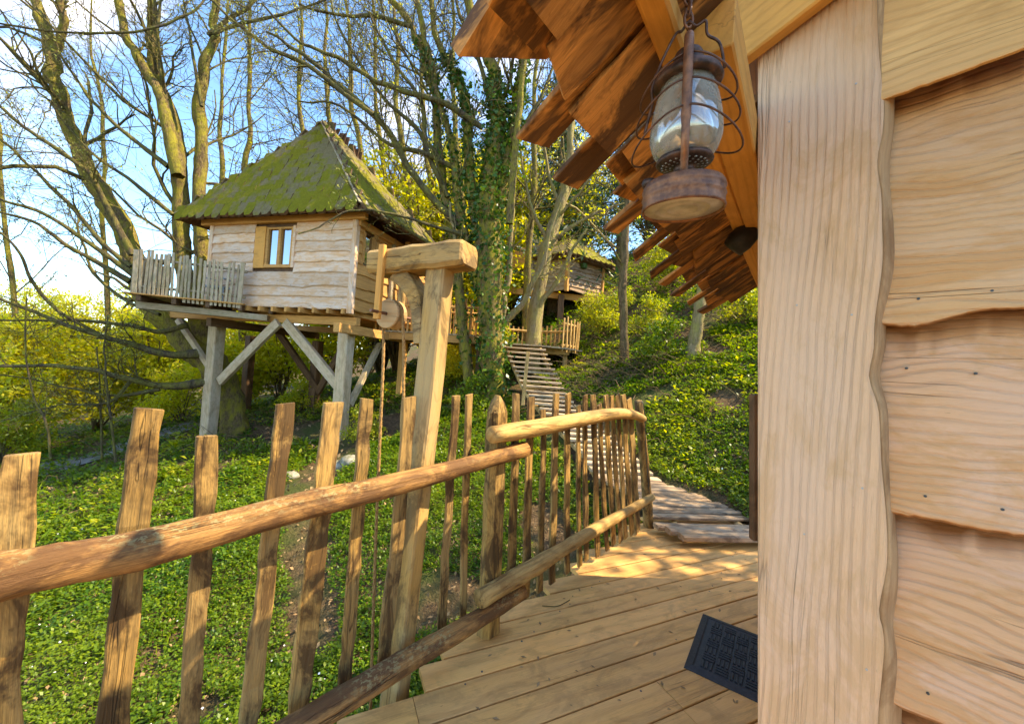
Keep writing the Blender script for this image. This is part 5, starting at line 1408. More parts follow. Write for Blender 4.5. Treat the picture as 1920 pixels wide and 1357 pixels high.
def br(tree, pts, d, **k): return tree.stem([(x, y, w) for x, y, w in pts], d, small=True, **k)
for pts, d in (
    ([(248, 478, 17), (193, 373, 15), (163, 322, 13), (102, 278, 11), (0, 203, 9), (-120, 120, 5)], (10.4, 9.0)),
    ([(245, 500, 14), (190, 454, 12), (129, 383, 10), (68, 325, 8), (0, 264, 7), (-90, 200, 4)], (10.3, 9.4)),
    ([(250, 515, 16), (170, 458, 12), (85, 402, 10), (0, 373, 9), (-100, 340, 5)], (10.3, 8.6)),
    ([(244, 528, 16), (180, 490, 13), (125, 460, 11), (68, 417, 9), (0, 398, 8), (-120, 370, 5)], (10.3, 9.2)),
    ([(-60, 35, 5), (0, 44, 6), (90, 58, 6), (200, 62, 6), (295, 50, 6), (360, 20, 5), (400, -10, 4)], (9.0, 10.6)),
    ([(315, 312, 12), (237, 251, 10), (176, 193, 8), (122, 119, 6), (80, 20, 4)], (11.0, 9.8)),
    ([(325, 403, 11), (237, 332, 9), (176, 291, 7), (100, 200, 5), (30, 120, 3)], (11.1, 10.0)),
    ([(390, 66, 10), (430, 35, 9), (470, 10, 8), (520, -50, 5)], (11.4, 11.8)),
    ([(398, 64, 9), (450, 45, 8), (540, 25, 5), (640, -10, 3)], (11.4, 12.2)),
    ([(378, 200, 8), (360, 90, 6), (345, 0, 4), (335, -80, 3)], (11.4, 11.6)),
    ([(330, 290, 10), (310, 180, 9), (296, 60, 7), (305, -20, 5)], (11.0, 11.4)),
    ([(372, 662, 22), (318, 665, 18), (242, 645, 15), (173, 624, 13), (87, 596, 11), (0, 555, 8), (-100, 520, 5)], (10.6, 8.4)),
    ([(350, 610, 14), (300, 622, 12), (240, 610, 10), (150, 600, 9), (60, 602, 7), (-60, 600, 4)], (10.6, 9.2)),
    ([(392, 716, 22), (311, 724, 17), (242, 710, 14), (138, 690, 12), (0, 688, 9), (-110, 680, 6)], (10.8, 8.2)),
    ([(300, 730, 10), (220, 742, 7), (130, 728, 6), (40, 708, 4), (-60, 700, 3)], (10.2, 8.8)),
    ([(215, 640, 9), (114, 586, 9), (62, 530, 9), (38, 475, 7), (0, 436, 6), (-50, 420, 4)], (9.8, 8.6)),
    ([(245, 715, 8), (200, 755, 6), (110, 760, 5), (0, 790, 3)], (10.0, 9.0)),
    ([(300, 590, 10), (230, 560, 8), (170, 500, 7), (150, 430, 5), (140, 380, 4)], (10.2, 10.6)),
):
    br(T1, pts, d)
T1.ramify([dict(per=9, lmin=.10, lmax=.32, ang=(.5, 1.2), t0=.28, up=.25, rk=.28, rmin=.006, seg=6, k=4, wander=.2),
           dict(per=4.2, lmin=.35, lmax=.8, ang=(.4, 1.0), t0=.15, up=.1, rk=.6, rmin=.0048, seg=5, wander=.22),
           dict(per=4.5, lmin=.35, lmax=.8, ang=(.4, 1.1), t0=.15, up=.05, rk=.7, rmin=.004, seg=4, wander=.25, leaf=1.1, size=.06)])
T1.build('bud')

# ivy tree in the middle
b0 = W(925, 748, 9.9); b0[2] = gz(b0[0], b0[1]) - 0.05
T2 = Tree('ivy_tree', 'tall multi stemmed tree wrapped in dark ivy left of the stairs', b0, 'bark', 'twig')
T2.stem([(925, 765, 60), (925, 700, 44), (920, 600, 44), (918, 480, 48), (917, 400, 46), (922, 330, 36), (931, 250, 30), (930, 180, 27), (919, 110, 23), (888, 40, 18), (868, -60, 12)], 9.9)
T2.stem([(925, 420, 30), (945, 330, 24), (962, 250, 20), (975, 160, 18), (985, 60, 16), (1000, -60, 10)], (9.9, 9.7))
T2.stem([(905, 470, 24), (885, 370, 20), (878, 280, 17), (872, 190, 16), (845, 130, 13), (815, 60, 11), (800, -60, 8)], (9.9, 10.1))
T2.stem([(880, 720, 22), (866, 600, 20), (853, 480, 18), (838, 390, 16), (826, 305, 15), (815, 190, 14), (795, 110, 13), (768, 50, 12), (730, -20, 10), (700, -100, 6)], (10.2, 10.0))
T2.stem([(905, 560, 20), (880, 470, 17), (862, 400, 15), (852, 300, 14), (830, 210, 12), (806, 110, 11), (790, 40, 10), (770, -80, 6)], (10.0, 9.8))
T2.stem([(955, 420, 14), (962, 330, 13), (968, 260, 12), (978, 160, 11), (985, 60, 9), (990, -60, 6)], (9.5, 9.2))
for pts, d in (
    ([(862, 425, 14), (800, 360, 13), (760, 305, 13), (722, 237, 12), (662, 183, 12), (615, 140, 10), (560, 98, 8), (500, 60, 5)], (10.0, 8.8)),
    ([(700, 215, 10), (640, 172, 10), (576, 122, 9), (508, 91, 8), (440, 40, 6), (385, -10, 4)], (9.2, 8.4)),
    ([(905, 240, 12), (831, 193, 11), (763, 173, 10), (696, 146, 9), (628, 108, 8), (555, 75, 6), (490, 10, 4)], (9.9, 8.8)),
    ([(880, 330, 10), (800, 290, 9), (730, 270, 7), (640, 200, 5), (560, 190, 3)], (10.0, 9.2)),
    ([(770, 50, 9), (700, 30, 8), (640, 30, 6), (560, 10, 4)], (9.9, 9.4)),
    ([(840, 370, 10), (800, 280, 9), (790, 190, 8), (740, 120, 6), (690, 20, 4)], (10.0, 9.6)),
    ([(828, 300, 9), (770, 230, 8), (715, 180, 7), (640, 60, 5), (610, -30, 3)], (10.0, 9.8)),
    ([(920, 200, 10), (900, 120, 8), (860, 20, 6), (850, -60, 4)], (9.9, 10.2)),
    ([(930, 300, 10), (985, 230, 8), (1020, 170, 6), (1060, 60, 4)], (9.9, 10.4)),
    ([(868, 440, 8), (800, 420, 6), (730, 400, 5), (660, 398, 4), (560, 440, 3)], (9.8, 8.0)),
    ([(850, 480, 8), (780, 440, 6), (690, 380, 4), (640, 330, 3)], (9.9, 8.8)),
):
    br(T2, pts, d)
T2.ramify([dict(per=8, lmin=.10, lmax=.30, ang=(.4, 1.1), t0=.30, up=.25, rk=.3, rmin=.006, seg=6, k=4, wander=.2),
           dict(per=4.5, lmin=.35, lmax=.85, ang=(.4, 1.0), t0=.15, up=.1, rk=.6, rmin=.0046, seg=5, wander=.22),
           dict(per=4.5, lmin=.35, lmax=.8, ang=(.4, 1.1), t0=.15, up=.05, rk=.7, rmin=.004, seg=4, wander=.25, leaf=1.0, size=.06)])
T2.build('bud')
# its ivy
iv = []
for (P, R), rad, dens in ((T2.curves[0], 0.30, 5200), (T2.curves[1], 0.20, 1500), (T2.curves[2], 0.22, 1500), (T2.curves[3], 0.12, 700), (T2.curves[4], 0.14, 700)):
    t = rng.uniform(0.02, 0.72, dens) ** 0.9 * (len(P) - 1); i = np.minimum(t.astype(int), len(P) - 2)
    c = P[i] + (P[i + 1] - P[i]) * (t - i)[:, None]
    cl = np.sin(t * 1.7) * .35 + np.sin(t * 4.1 + 1) * .25 + .75
    iv.append(leaf_quads(c + rand_dirs(dens) * (R[i] + np.abs(rng.normal(0, rad, dens)) * cl * .6)[:, None], 0.11, aspect=.75))
v, f = merge(iv)
put('ivy', mesh_data('ivy', v - b0, f), M['ivy'], at(b0), T2.root, kind='stuff')

# lit slender trees round the landing
b0 = W(999, 690, 11.2); b0[2] = gz(b0[0], b0[1])
T3 = Tree('slender_tree', 'slender pale barked tree standing in front of the curved landing balustrade', b0, 'paleb', 'paleb')
q = gz(b0[0], b0[1])
T3.stem([(996, 700, 32), (999, 655, 29), (1006, 570, 27), (1020, 490, 25), (1035, 440, 24), (1052, 385, 20), (1062, 320, 16), (1070, 250, 12), (1078, 170, 8)], 11.2)
for pts, d in (([(1002, 590, 11), (1020, 560, 10), (1040, 535, 9), (1060, 495, 8), (1075, 465, 6), (1100, 430, 4)], (11.1, 10.7)),
               ([(1035, 450, 9), (1080, 420, 7), (1130, 395, 5), (1180, 380, 3)], (11.1, 10.8)),
               ([(1030, 455, 9), (1000, 400, 7), (985, 340, 5), (975, 270, 3)], (11.2, 11.4)),
               ([(1058, 350, 8), (1090, 310, 6), (1120, 260, 4)], (11.2, 11.2)),
               ([(1052, 390, 8), (1030, 330, 6), (1018, 250, 4), (1010, 180, 3)], (11.2, 11.6))): br(T3, pts, d)
T3.ramify([dict(per=7, lmin=.14, lmax=.34, t0=.35, up=.25, rk=.3, rmin=.006, seg=5, k=4, wander=.2),
           dict(per=4, lmin=.35, lmax=.8, t0=.15, rk=.6, rmin=.0045, seg=4, leaf=2.6, size=.09)])
T3.build('lime')
b0 = W(933, 690, 10.9); b0[2] = gz(b0[0], b0[1])
T4 = Tree('forked_tree', 'small pale forked tree with a U shaped bough beside the ivy tree', b0, 'paleb', 'paleb')
T4.stem([(930, 705, 18), (932, 660, 17), (938, 610, 16), (943, 575, 15), (941, 550, 15), (922, 541, 13), (896, 522, 12), (876, 500, 11), (862, 478, 9), (850, 440, 6), (845, 380, 4)], (10.9, 9.6))
T4.stem([(940, 556, 13), (950, 535, 13), (955, 500, 11), (957, 450, 10), (962, 390, 9), (958, 330, 6), (964, 260, 4)], (10.5, 10.3))
T4.stem([(938, 612, 14), (962, 588, 13), (982, 566, 11), (1000, 528, 10), (1020, 490, 9), (1030, 440, 6), (1050, 380, 4)], (10.6, 10.2))
T4.ramify([dict(per=8, lmin=.10, lmax=.30, t0=.35, up=.25, rk=.3, rmin=.006, seg=5, k=4, wander=.2), dict(per=3, lmin=.35, lmax=.8, t0=.15, rk=.6, rmin=.0045, seg=4, leaf=2.0, size=.08)])
T4.build('lime')
def simple_tree(name, label, pts, d, bark_, leafm, plan, group=None, extra=()):
    p = W(pts[0][0], pts[0][1], d if np.isscalar(d) else d[0]); p[2] = gz(p[0], p[1])
    t = Tree(name, label, p, bark_, 'twig', group)
    P, R = t.stem(pts, d)
    # sink the foot into the slope
    for e in extra: br(t, *e)
    t.ramify(plan); t.build(leafm); return t
pl2 = [dict(per=12, lmin=.10, lmax=.25, t0=.4, up=.2, rk=.35, rmin=.006, seg=5, k=4), dict(per=4, lmin=.35, lmax=.8, t0=.15, rk=.6, rmin=.005, seg=4, leaf=4, size=.10)]
simple_tree('young_tree', 'thin straight trunk on the slope right of the upper tree house', [(1174, 710, 18), (1170, 620, 16), (1168, 530, 15), (1172, 440, 15), (1178, 330, 13), (1176, 200, 10), (1180, 60, 7)], 9.6, 'bareb', 'lime', pl2)
simple_tree('young_tree', 'short leaning mossy trunk on the green slope beside the cabin eave', [(1296, 675, 34), (1302, 640, 25), (1312, 580, 22), (1318, 520, 20), (1322, 450, 18), (1330, 350, 14), (1335, 200, 9)], 8.7, 'paleb', 'lime', pl2)
pl4 = [dict(per=16, lmin=.14, lmax=.34, ang=(.35, .9), t0=.22, up=.35, rk=.3, rmin=.008, seg=5, k=4), dict(per=6, lmin=.3, lmax=.75, t0=.15, up=.15, rk=.6, rmin=.007, seg=4, k=3), dict(per=3.5, lmin=.3, lmax=.7, t0=.2, rk=.7, rmin=.006, seg=3, leaf=1.6, size=.11)]
for lab, x0, y0, x1, d, w in (
    ('slender bare tree rising behind the left slope of the pyramid roof', 455, 640, 470, 15.0, 15),
    ('slender bare tree behind the apex of the pyramid roof', 590, 640, 560, 16.0, 14),
    ('slender leaning bare tree right of the pyramid roof apex', 700, 640, 655, 15.0, 15),
    ('slender mossy tree above the hoist crossbeam', 790, 640, 735, 14.0, 16),
    ('slender mossy tree just left of the ivy tree', 862, 640, 850, 13.5, 15),
    ('slender bare tree between the two leftmost big stems', 200, 700, 178, 15.0, 14),
    ('slender bare tree at the left edge behind the big mossy stem', 30, 700, -10, 14.0, 15),
    ('slender bare tree showing above the left eave of the pyramid roof', 400, 640, 420, 17.0, 13),
    ('slender twiggy tree above the middle of the right roof slope', 745, 640, 700, 17.0, 13),
    ('slender twiggy tree leaning left of the ivy tree crown', 830, 640, 780, 16.0, 13),
    ('slender twiggy tree right behind the pyramid roof apex', 650, 640, 610, 18.0, 13),
    ('slender tree between the ivy tree and the near eave plank', 985, 640, 1010, 14.5, 14),
):
    dx = x1 - x0
    simple_tree('slender_tree', lab, [(x0, y0, w), (x0 + dx * .2 + random.uniform(-8, 8), y0 - 140, w * .9), (x0 + dx * .4 + random.uniform(-8, 8), y0 - 290, w * .8), (x0 + dx * .7 + random.uniform(-10, 10), y0 - 440, w * .62), (x1 + random.uniform(-10, 10), y0 - 600, w * .42), (x1 + dx * .3, y0 - 760, w * .2)], d, 'bark', 'lime', pl4, 'slender trees standing behind the tree houses')
pl3 = [dict(per=14, lmin=.15, lmax=.35, t0=.25, up=.15, rk=.4, rmin=.004, seg=5), dict(per=4, lmin=.3, lmax=.7, t0=.2, rk=.7, rmin=.003, seg=3, leaf=3, size=.05)]
for lab, pts, d in (('dark bare sapling below the left balcony between two tall pickets', [(222, 900, 6), (212, 820, 6), (202, 740, 5), (196, 660, 4), (200, 590, 3)], 9.4),
                    ('dark bare sapling just left of another one below the left balcony', [(192, 892, 6), (190, 800, 5), (187, 731, 4), (182, 650, 3)], 9.9),
                    ('crooked bare sapling above the leftmost picket of the paling fence', [(95, 860, 6), (86, 790, 6), (62, 741, 5), (48, 650, 4), (52, 560, 3)], 8.6)):
    simple_tree('sapling', lab, pts, d, 'twig', 'bud', pl3, 'bare saplings below the left tree house')

# ------------------------------------------------------------------ shrubs and background trees
def cloud(n, blobs, size, aspect=.5, shell=0.55):
    C = []
    tot = sum(b[3] * b[4] * b[5] for b in blobs) ** 1.0
    for x, y, z, rx, ry, rz in blobs:
        k = int(n * rx * ry * rz / tot)
        d = rand_dirs(k) * (shell + (1 - shell) * rng.uniform(0, 1, k))[:, None] ** 1.0
        # ragged edge: push leaves along clumps
        w = 1 + 0.28 * np.sin(d[:, 0] * 7 + x * 3) * np.sin(d[:, 1] * 6 + y) + 0.2 * np.sin(d[:, 2] * 9 + z)
        C.append(V(x, y, z) + d * V(rx, ry, rz) * w[:, None] + rng.normal(0, 0.06, (k, 3)))
    return leaf_quads(np.vstack(C), size, up=.4, aspect=aspect)
def shrub_meshes(H, Wd, n, size, nb):
    blobs = []
    for k in range(nb):
        a = random.uniform(0, 6.28); r = Wd * 0.34 * math.sqrt(random.random()); z = H * random.uniform(0.22, 0.82)
        s = Wd * random.uniform(0.13, 0.27) * (1.15 - 0.5 * z / H)
        blobs.append((r * math.cos(a), r * math.sin(a), z, s, s, s * random.uniform(.6, 1.0)))
    v, f = cloud(n, blobs, size)
    P = []
    for b in blobs:
        c = catmull([V(random.uniform(-.1, .1), random.uniform(-.1, .1), -0.1), V(b[0] * .35, b[1] * .35, b[2] * .5), V(*b[:3])], 8); P.append(c)
    P = np.stack(P); R = np.ones(P.shape[:2]) * np.linspace(1, .3, 8)[None] * H * 0.009
    P2, R2 = grow(P, R, 7, .25, .6, rmin=.006, seg=4)
    vb, fb = merge([tubes_np(P, R, 5), tubes_np(P2, R2, 3)])
    return mesh_data('leaves', v, f), mesh_data('stems', vb, fb, True)
def conifer_mesh(H, n=16):
    lv_, P = [], []
    for k in range(26):
        z = H * (0.12 + 0.86 * k / 26); r = (1 - z / H) * H * 0.24 + 0.15
        for j in range(7):
            a = random.uniform(0, 6.28); e = V(math.cos(a), math.sin(a), -0.25) * r
            c = catmull([V(0, 0, z), V(0, 0, z) + e * .5 + V(0, 0, .06 * r), V(0, 0, z) + e], 6); P.append(c)
            m = 26; t = rng.uniform(.15, 1, m)[:, None]
            lv_.append(leaf_quads(V(0, 0, z) + e * t + rng.normal(0, .09, (m, 3)) * (0.4 + t) - V(0, 0, 0.12) * t * np.abs(rng.normal(0, 1, (m, 1))), 0.30, aspect=.22))
    P = np.stack(P); R = np.ones(P.shape[:2]) * np.linspace(1, .3, 6)[None] * .02
    v, f = merge(lv_)
    vb, fb = merge([tubes_np(P, R, 3), quad_tube(catmull([V(0, 0, -.3), V(.05, 0, H * .5), V(0, 0, H)], 10), np.linspace(.02 * H, .01, 10), 8)])
    return mesh_data('leaves', v, f), mesh_data('stems', vb, fb, True)
PROTO = {'a': shrub_meshes(4.2, 4.2, 5200, .17, 15), 'b': shrub_meshes(5.5, 3.8, 5600, .18, 17), 'c': shrub_meshes(2.2, 2.8, 3600, .11, 12),
         's': shrub_meshes(9.0, 6.0, 2600, .17, 24), 'd': shrub_meshes(9.0, 6.0, 15000, .17, 26), 'e': shrub_meshes(1.1, 1.6, 1800, .08, 8), 'h': shrub_meshes(12.0, 7.5, 15000, .23, 30)}
def conif(): return conifer_mesh(13.0)
PROTO['k'] = conif()
_pm = {}
def plant(name, label, cat, px, d, proto, leafm, scale=1.0, py=None, rot=None, group=None, stem='bareb', sink=0.0, zs=1.0):
    q = W(px, 690 if py is None else py, d); z = gz(q[0], q[1]) if py is None else q[2]
    loc = V(q[0], q[1], z - sink)
    t = thing(name, label, cat, loc, group)
    rot = random.uniform(0, 6.28) if rot is None else rot
    for nm, me0, mt in (('leaves', PROTO[proto][0], leafm), ('stems', PROTO[proto][1], stem)):
        key = (proto, nm, mt)
        if key not in _pm:
            me = me0.copy(); me.materials.clear(); me.materials.append(M[mt]); _pm[key] = me
        o = bpy.data.objects.new(nm, _pm[key]); col.objects.link(o); o.parent = t
        o.matrix_basis = Matrix.Rotation(rot, 4, 'Z') @ Matrix.Diagonal((scale, scale, scale * zs, 1))
        if nm == 'leaves': o['kind'] = 'stuff'
    return t
G1 = 'yellow green shrubs below and behind the left tree house'
for lab, px, d, pr, lm, sc in (
    ('dense yellow green shrub at the left edge of the picture below the bare branches', -60, 11.5, 'a', 'bush', 1.0),
    ('broad yellow green shrub behind the leftmost fence picket', 60, 13.5, 'b', 'lime', 1.0),
    ('round leafy shrub behind the second fence picket from the left', 190, 15.0, 'a', 'lime', 1.1),
    ('lime green shrub seen between the balcony and the third picket', 300, 15.5, 'b', 'lime', 0.95),
    ('green shrub behind the left front post of the tree house', 430, 16.0, 'a', 'bush', 1.0),
    ('bright green shrub seen between the two front posts of the tree house', 530, 16.0, 'a', 'lime', 1.05),
    ('leafy shrub in the shade behind the right front post of the tree house', 640, 15.5, 'a', 'bush', 1.0),
    ('low green shrub on the bank at the foot of the big bare tree', 350, 13.0, 'c', 'lime', 1.0),
    ('low pale shrub at the left beside the gravel path', 20, 10.8, 'c', 'fern', 0.9),
    ('tall airy shrub far left behind the hooked branch', -40, 19.0, 'd', 'bush', 0.85),
    ('tall airy yellow shrub under the left balcony beyond the path', 150, 22.0, 'd', 'lime', 0.9),
    ('tall yellow leaved shrub in the distance below the balcony beam', 290, 24.0, 'd', 'lime', 0.9),
    ('distant tall shrub behind the posts of the left tree house', 480, 23.0, 'd', 'lime', 0.95),
): plant('shrub', lab, 'shrub', px, d, pr, lm, sc, group=G1)
G2 = 'leafy trees on the slope behind'
for lab, px, d, pr, lm, sc in (
    ('bright yellow green leafy tree behind the right side of the pyramid roof', 745, 17.0, 'd', 'lime', 1.15),
    ('lime green leafy tree behind the hoist crossbeam', 840, 20.0, 'd', 'lime', 1.1),
    ('lime leaved tree rising behind the ridge of the pyramid roof', 800, 15.5, 'd', 'lime', 1.05),
    ('second lime leaved tree left of the ivy tree, above the gangway', 870, 17.5, 'd', 'lime', 1.15),
    ('tall lime leaved tree behind the right slope of the pyramid roof', 715, 20.0, 'd', 'lime', 1.35),
    ('tall lime leaved tree above the end of the gangway', 905, 18.5, 'd', 'lime', 1.3),
    ('green leafy tree showing over the ridge left of the ivy tree', 800, 24.0, 'h', 'bush', 0.95),
    ('mid green leafy tree behind the ivy tree', 945, 21.0, 'd', 'bush', 1.05),
    ('tall light green tree behind the upper tree house roof', 1060, 23.0, 'h', 'lime', 0.85),
    ('leafy tree right of the upper tree house on the ridge', 1200, 22.0, 'd', 'lime', 0.9),
    ('large leafy tree on the ridge under the far end of the eave', 1330, 24.0, 'd', 'bush', 0.95),
    ('far pale leafy tree behind the bare left tree', 60, 38.0, 'h', 'lime', 0.95),
    ('far lime tree at the left edge above the yellow shrubs', -60, 27.0, 'h', 'lime', 0.8),
    ('far leafy tree seen behind the balcony pickets', 260, 40.0, 'h', 'bush', 0.9),
    ('far leafy tree hidden behind the pyramid roof house', 470, 36.0, 'h', 'lime', 0.9),
    ('far leafy tree at the extreme left behind the shrubs', -140, 34.0, 'h', 'bush', 0.9),
    ('far leafy tree showing under the gangway', 690, 30.0, 'h', 'bush', 0.85),
): plant('leafy_tree', lab, 'tree', px, d, pr, lm, sc, group=G2)
t = plant('leafy_tree', 'leafy tree on the bank beyond the right side of the near cabin', 'tree', 1500, 12.0, 's', 'bush', 0.95, group=G2)  # unseen tree added on the sun side, crown thinned for dappled shade
t.location = (8.4, 3.9, gz(8.4, 3.9))
G3 = 'dark conifers on the ridge'
for lab, px, d, sc in (
    ('dark conifer behind the ivy tree below the near plank of the eave', 1030, 17.5, 1.15),
    ('dark drooping conifer right of the upper tree house', 1150, 19.0, 1.0),
    ('dark conifer on the ridge seen under the lantern', 1250, 25.0, 1.0),
    ('tall dark conifer behind the gangway', 885, 25.0, 1.1),
): plant('conifer', lab, 'conifer', px, d, 'k', 'conifer', sc, group=G3, stem='bareb')
G4 = 'low bushes on the slope'
for lab, px, d, pr, lm, sc in (
    ('sunlit yellow bush on the bank between the hoist post and the ivy tree', 872, 12.0, 'c', 'lime', 0.75),
    ('lime bush on the bank under the gangway', 830, 13.0, 'c', 'lime', 0.8),
    ('ferny bush at the left of the round landing', 905, 13.5, 'c', 'fern', 0.8),
    ('ferny yellow bush right of the round landing', 1130, 13.0, 'c', 'fern', 0.75),
    ('feathery yellow bush above the slope under the far eave planks', 1250, 14.5, 'c', 'fern', 1.0),
    ('feathery bush beside the short leaning trunk', 1345, 12.0, 'c', 'fern', 0.8),
    ('low bush at the top of the slope left of the leaning trunk', 1220, 11.0, 'e', 'fern', 1.0),
    ('low green bush on the slope right of the thin straight trunk', 1230, 9.0, 'e', 'cover', 1.0),
    ('low green bush high on the slope by the corner board', 1395, 9.5, 'e', 'fern', 1.2),
    ('small bush beside the foot of the right house post', 700, 9.2, 'e', 'fern', 0.8),
    ('small green bush at the foot of the ivy tree', 880, 9.4, 'e', 'cover', 0.9),
    ('low bush under the middle of the left tree house', 560, 12.5, 'e', 'bush', 1.1),
): plant('bush', lab, 'bush', px, d, pr, lm, sc, group=G4)

# stones
for i, (lab, px, py, s) in enumerate((('pale rounded stone on the bank left of the tall picket', 634, 872, .15), ('second pale stone, right of the rounded one on the bank', 657, 868, .17), ('mossy pale stone behind the fifth picket', 545, 905, .12))):
    q = W(px, py, 7.6 if py < 950 else 4.3); q[2] = gz(q[0], q[1])
    a = rand_dirs(60)
    th = np.linspace(0.15, math.pi - .15, 7); rings = []
    for t in th:
        rings.append([(s * math.sin(t) * math.cos(p) * (1.3 + .15 * math.sin(3 * p + i)), s * math.sin(t) * math.sin(p) * 1.0 * (1 + .1 * math.cos(2 * p + i)), s * .75 * math.cos(t) + s * .1 * math.sin(p * 2 + t)) for p in np.linspace(0, 2 * math.pi, 12, endpoint=False)])
    v, f = loft(rings)
    put('stone', mesh_data('stone', v, f, True), M['stone'], at(q + V(0, 0, s * .45)), None, lab, 'stone', 'pale stones on the bank')

# ------------------------------------------------------------------ ground cover
def near_line(x, y, A, B):
    d = (B - A)[:2]; t = np.clip(((x - A[0]) * d[0] + (y - A[1]) * d[1]) / (d @ d), 0, 1)
    return np.hypot(x - A[0] - t * d[0], y - A[1] - t * d[1])
bare = []
for a, b_, w in ((W(660, 800, 9.5), W(560, 920, 6.5), .5), (W(560, 930, 6.2), W(590, 1200, 3.6), .22), (W(500, 800, 11), W(720, 790, 9.5), .7), (W(1010, 960, 5.0), W(1040, 1000, 4.4), .3)): bare.append((a, b_, w))
def cover_mask(x, y):
    m = np.ones(len(x), bool)
    for a, b_, w in bare: m &= near_line(x, y, a, b_) > w * (0.6 + 0.8 * vnoise(x * 2, y * 2))
    for i in range(len(Lp) - 1): m &= near_line(x, y, (Lp[i] + Rp[i]) / 2, (Lp[i + 1] + Rp[i + 1]) / 2) > 0.5
    m &= vnoise(x * 1.3 + 5, y * 1.3) > 0.17
    # keep clear of the deck and the cabin
    rel = (x - FA[0]) * FN[0] + (y - FA[1]) * FN[1]; al = (x - FA[0]) * FU[0] + (y - FA[1]) * FU[1]
    m &= ~((rel > -0.12) & (al < 3.25) & (rel < 6))
    return m
def scatter(n, rmax, rmin=2.0, power=1.0):
    a = rng.uniform(-0.98, 0.98, n); u = rng.uniform(0, 1, n)
    r = rmin * (rmax / rmin) ** (u ** power)
    x, y = r * np.sin(a), r * np.cos(a)
    return x, y, r
CL = []
def clumps(n, rmax, rmin, leaves, size, hgt, mat, name, label, power=1.0, xr=None, aspect=.55):
    x, y, r = scatter(n, rmax, rmin, power)
    m = cover_mask(x, y)
    if xr is not None: m &= xr(x, y)
    x, y, r = x[m], y[m], r[m]
    z = GZ(x, y); k = len(x)
    lod = np.clip(r / 5.5, 0.9, 2.8)
    hh = hgt * (0.35 + 1.3 * vnoise(x * 1.9, y * 1.9)) * (0.8 + 0.25 * lod)
    idx = np.repeat(np.arange(k), leaves); n_ = len(idx)
    ang = rng.uniform(0, 2 * math.pi, n_); rad = np.abs(rng.normal(0, .5, n_))
    L = size * rng.uniform(.55, 1.3, n_) * lod[idx]
    bx = x[idx] + np.cos(ang) * rad * L * 1.4; by = y[idx] + np.sin(ang) * rad * L * 1.4
    bz = z[idx] + hh[idx] * rng.uniform(.25, 1.0, n_)
    el = rng.normal(0.25, 0.4, n_)
    D = np.column_stack([np.cos(ang) * np.cos(el), np.sin(ang) * np.cos(el), np.sin(el)])
    S = np.column_stack([-np.sin(ang), np.cos(ang), rng.normal(0, .25, n_)])
    U = np.cross(D, S)
    C = np.column_stack([bx, by, bz])
    h = L[:, None]
    v = np.stack([C, C + D * h * .45 + S * h * aspect * .5 + U * h * .08, C + D * h - U * h * 0.10, C + D * h * .45 - S * h * aspect * .5 + U * h * .08], 1).reshape(-1, 3)
    f = np.arange(n_ * 4).reshape(-1, 4)
    put(name, mesh_data(name, v, f), M[mat], Matrix.Identity(4), None, label, 'ground cover', kind='stuff')
    return C
clumps(44000, 11.0, 1.6, 9, 0.036, 0.08, 'cover', 'ground_cover', 'low dark green leafy ground cover on the banks', 1.0)
clumps(18000, 26.0, 5.0, 8, 0.042, 0.09, 'cover', 'ground_cover', 'leafy ground cover farther up the slope', 1.0)
clumps(2600, 16.0, 2.2, 9, 0.06, 0.11, 'fern', 'fern_patches', 'yellow green fern patches among the ground cover', 1.0, lambda x, y: vnoise(x * .55 + 2, y * .55 + 8) > 0.55)
x, y, r = scatter(26000, 14.0, 1.6); m = cover_mask(x, y) & (vnoise(x * .9 + 11, y * .9 + 4) > .48); x, y, r = x[m], y[m], r[m]
n_ = len(x); a = rng.uniform(0, 6.28, n_); h_ = rng.uniform(.04, .11, n_) * np.clip(r / 5, .9, 2); w_ = 0.0035 * np.clip(r / 4, 1, 3)
b_ = np.column_stack([x, y, GZ(x, y)]); ln = np.column_stack([np.cos(a), np.sin(a), np.zeros(n_)]) * (h_ * rng.uniform(.2, .8, n_))[:, None]; sd = np.column_stack([-np.sin(a), np.cos(a), np.zeros(n_)]) * w_[:, None]
v = np.stack([b_ - sd, b_ + sd, b_ + sd * .7 + ln * .4 + V(0, 0, 1) * (h_ * .7)[:, None], b_ + ln + V(0, 0, 1) * h_[:, None]], 1).reshape(-1, 3)
put('grass', mesh_data('grass', v, np.arange(n_ * 4).reshape(-1, 4)), M['cover'], Matrix.Identity(4), None, 'thin grass blades among the ground cover', 'grass', kind='stuff')
x, y, r = scatter(800, 9.0, 1.8); m = cover_mask(x, y) & (vnoise(x * .8 + 3, y * .8) > .45); x, y = x[m], y[m]
fl = leaf_quads(np.column_stack([x, y, GZ(x, y) + 0.13 + rng.uniform(0, .06, len(x))]), 0.017, up=2.0, aspect=.9)
put('white_flowers', mesh_data('white_flowers', *fl), M['petal'], Matrix.Identity(4), None, 'tiny white flowers dotted through the ground cover', 'flowers', kind='stuff')
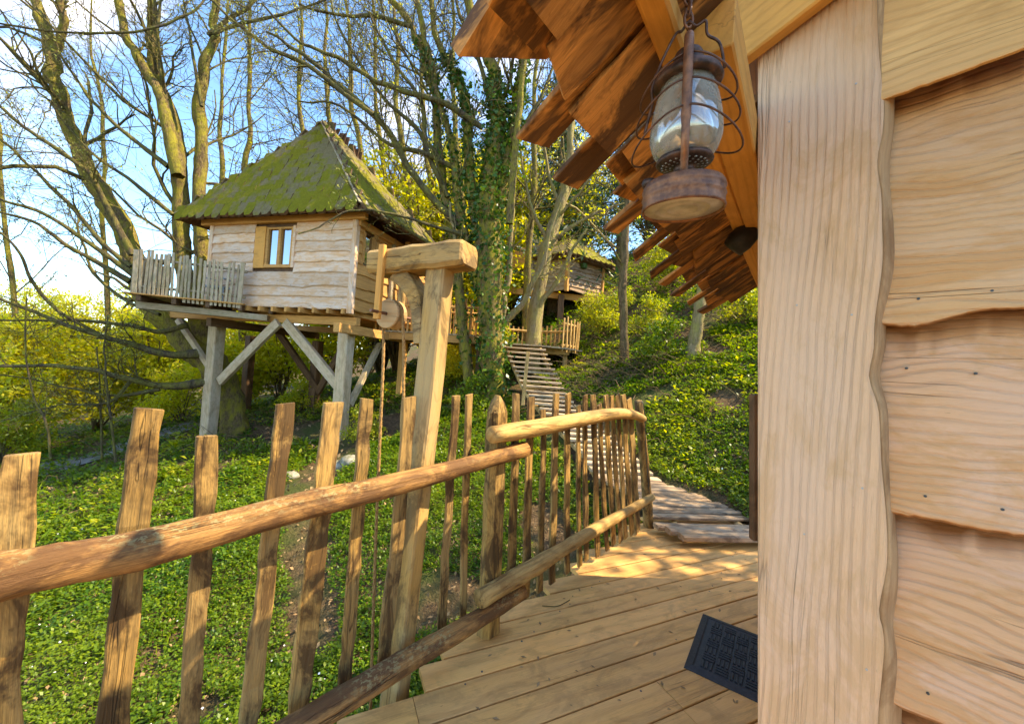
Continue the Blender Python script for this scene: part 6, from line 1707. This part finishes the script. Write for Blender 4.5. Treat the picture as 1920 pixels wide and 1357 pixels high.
x, y, r = scatter(9000, 14.0, 1.8); z = GZ(x, y)
rel = (x - FA[0]) * FN[0] + (y - FA[1]) * FN[1]; m = ~((rel > -0.1) & ((x - FA[0]) * FU[0] + (y - FA[1]) * FU[1] < 3.25)); 
for i in range(len(Lp) - 1): m &= near_line(x, y, (Lp[i] + Rp[i]) / 2, (Lp[i + 1] + Rp[i + 1]) / 2) > 0.5
x, y, z, r = x[m], y[m], z[m], r[m]
li = leaf_quads(np.column_stack([x, y, z + 0.02 + rng.uniform(0, .03, len(x))]), 0.045 * np.clip(r / 5, 1, 2.5), up=3.0, aspect=.6)
put('leaf_litter', mesh_data('leaf_litter', *li), M['litter'], Matrix.Identity(4), None, 'dry brown leaves lying over the forest floor', 'leaf litter', kind='stuff')
# dead brushwood on the slope
def brush(n, px, py, d, sp, ln):
    c = W(px, py, d)
    x, y = c[0] + rng.normal(0, sp, n), c[1] + rng.normal(0, sp, n); z = GZ(x, y)
    a = rng.uniform(0, 6.28, n); D = np.column_stack([np.cos(a), np.sin(a) * .5, rng.normal(0.12, .2, n)])
    L = ln * rng.uniform(.3, 1.2, n); t = np.linspace(0, 1, 6)
    P = np.column_stack([x, y, z + .06])[:, None, :] + D[:, None, :] * (L[:, None] * t[None])[..., None]
    P += rng.normal(0, .03, P.shape) + (np.sin(t * 3.1)[None, :, None] * V(0, 0, .10))
    R = np.ones((n, 6)) * rng.uniform(.005, .012, n)[:, None] * np.linspace(1, .4, 6)[None]
    return tubes_np(P, R, 4)
v, f = merge([brush(130, 1170, 690, 8.8, .9, 1.3), brush(120, 1250, 640, 9.5, 1.0, 1.4), brush(80, 1340, 560, 12, 1.5, 1.8), brush(60, 480, 800, 10.2, .8, 1.2), brush(90, 1100, 690, 9.2, .6, 1.3), brush(60, 250, 820, 10.5, 1.5, 1.4)])
put('brushwood', mesh_data('brushwood', v, f, True), M['bareb'], Matrix.Identity(4), None, 'dead branches and brushwood strewn over the slope', 'brushwood', kind='stuff')
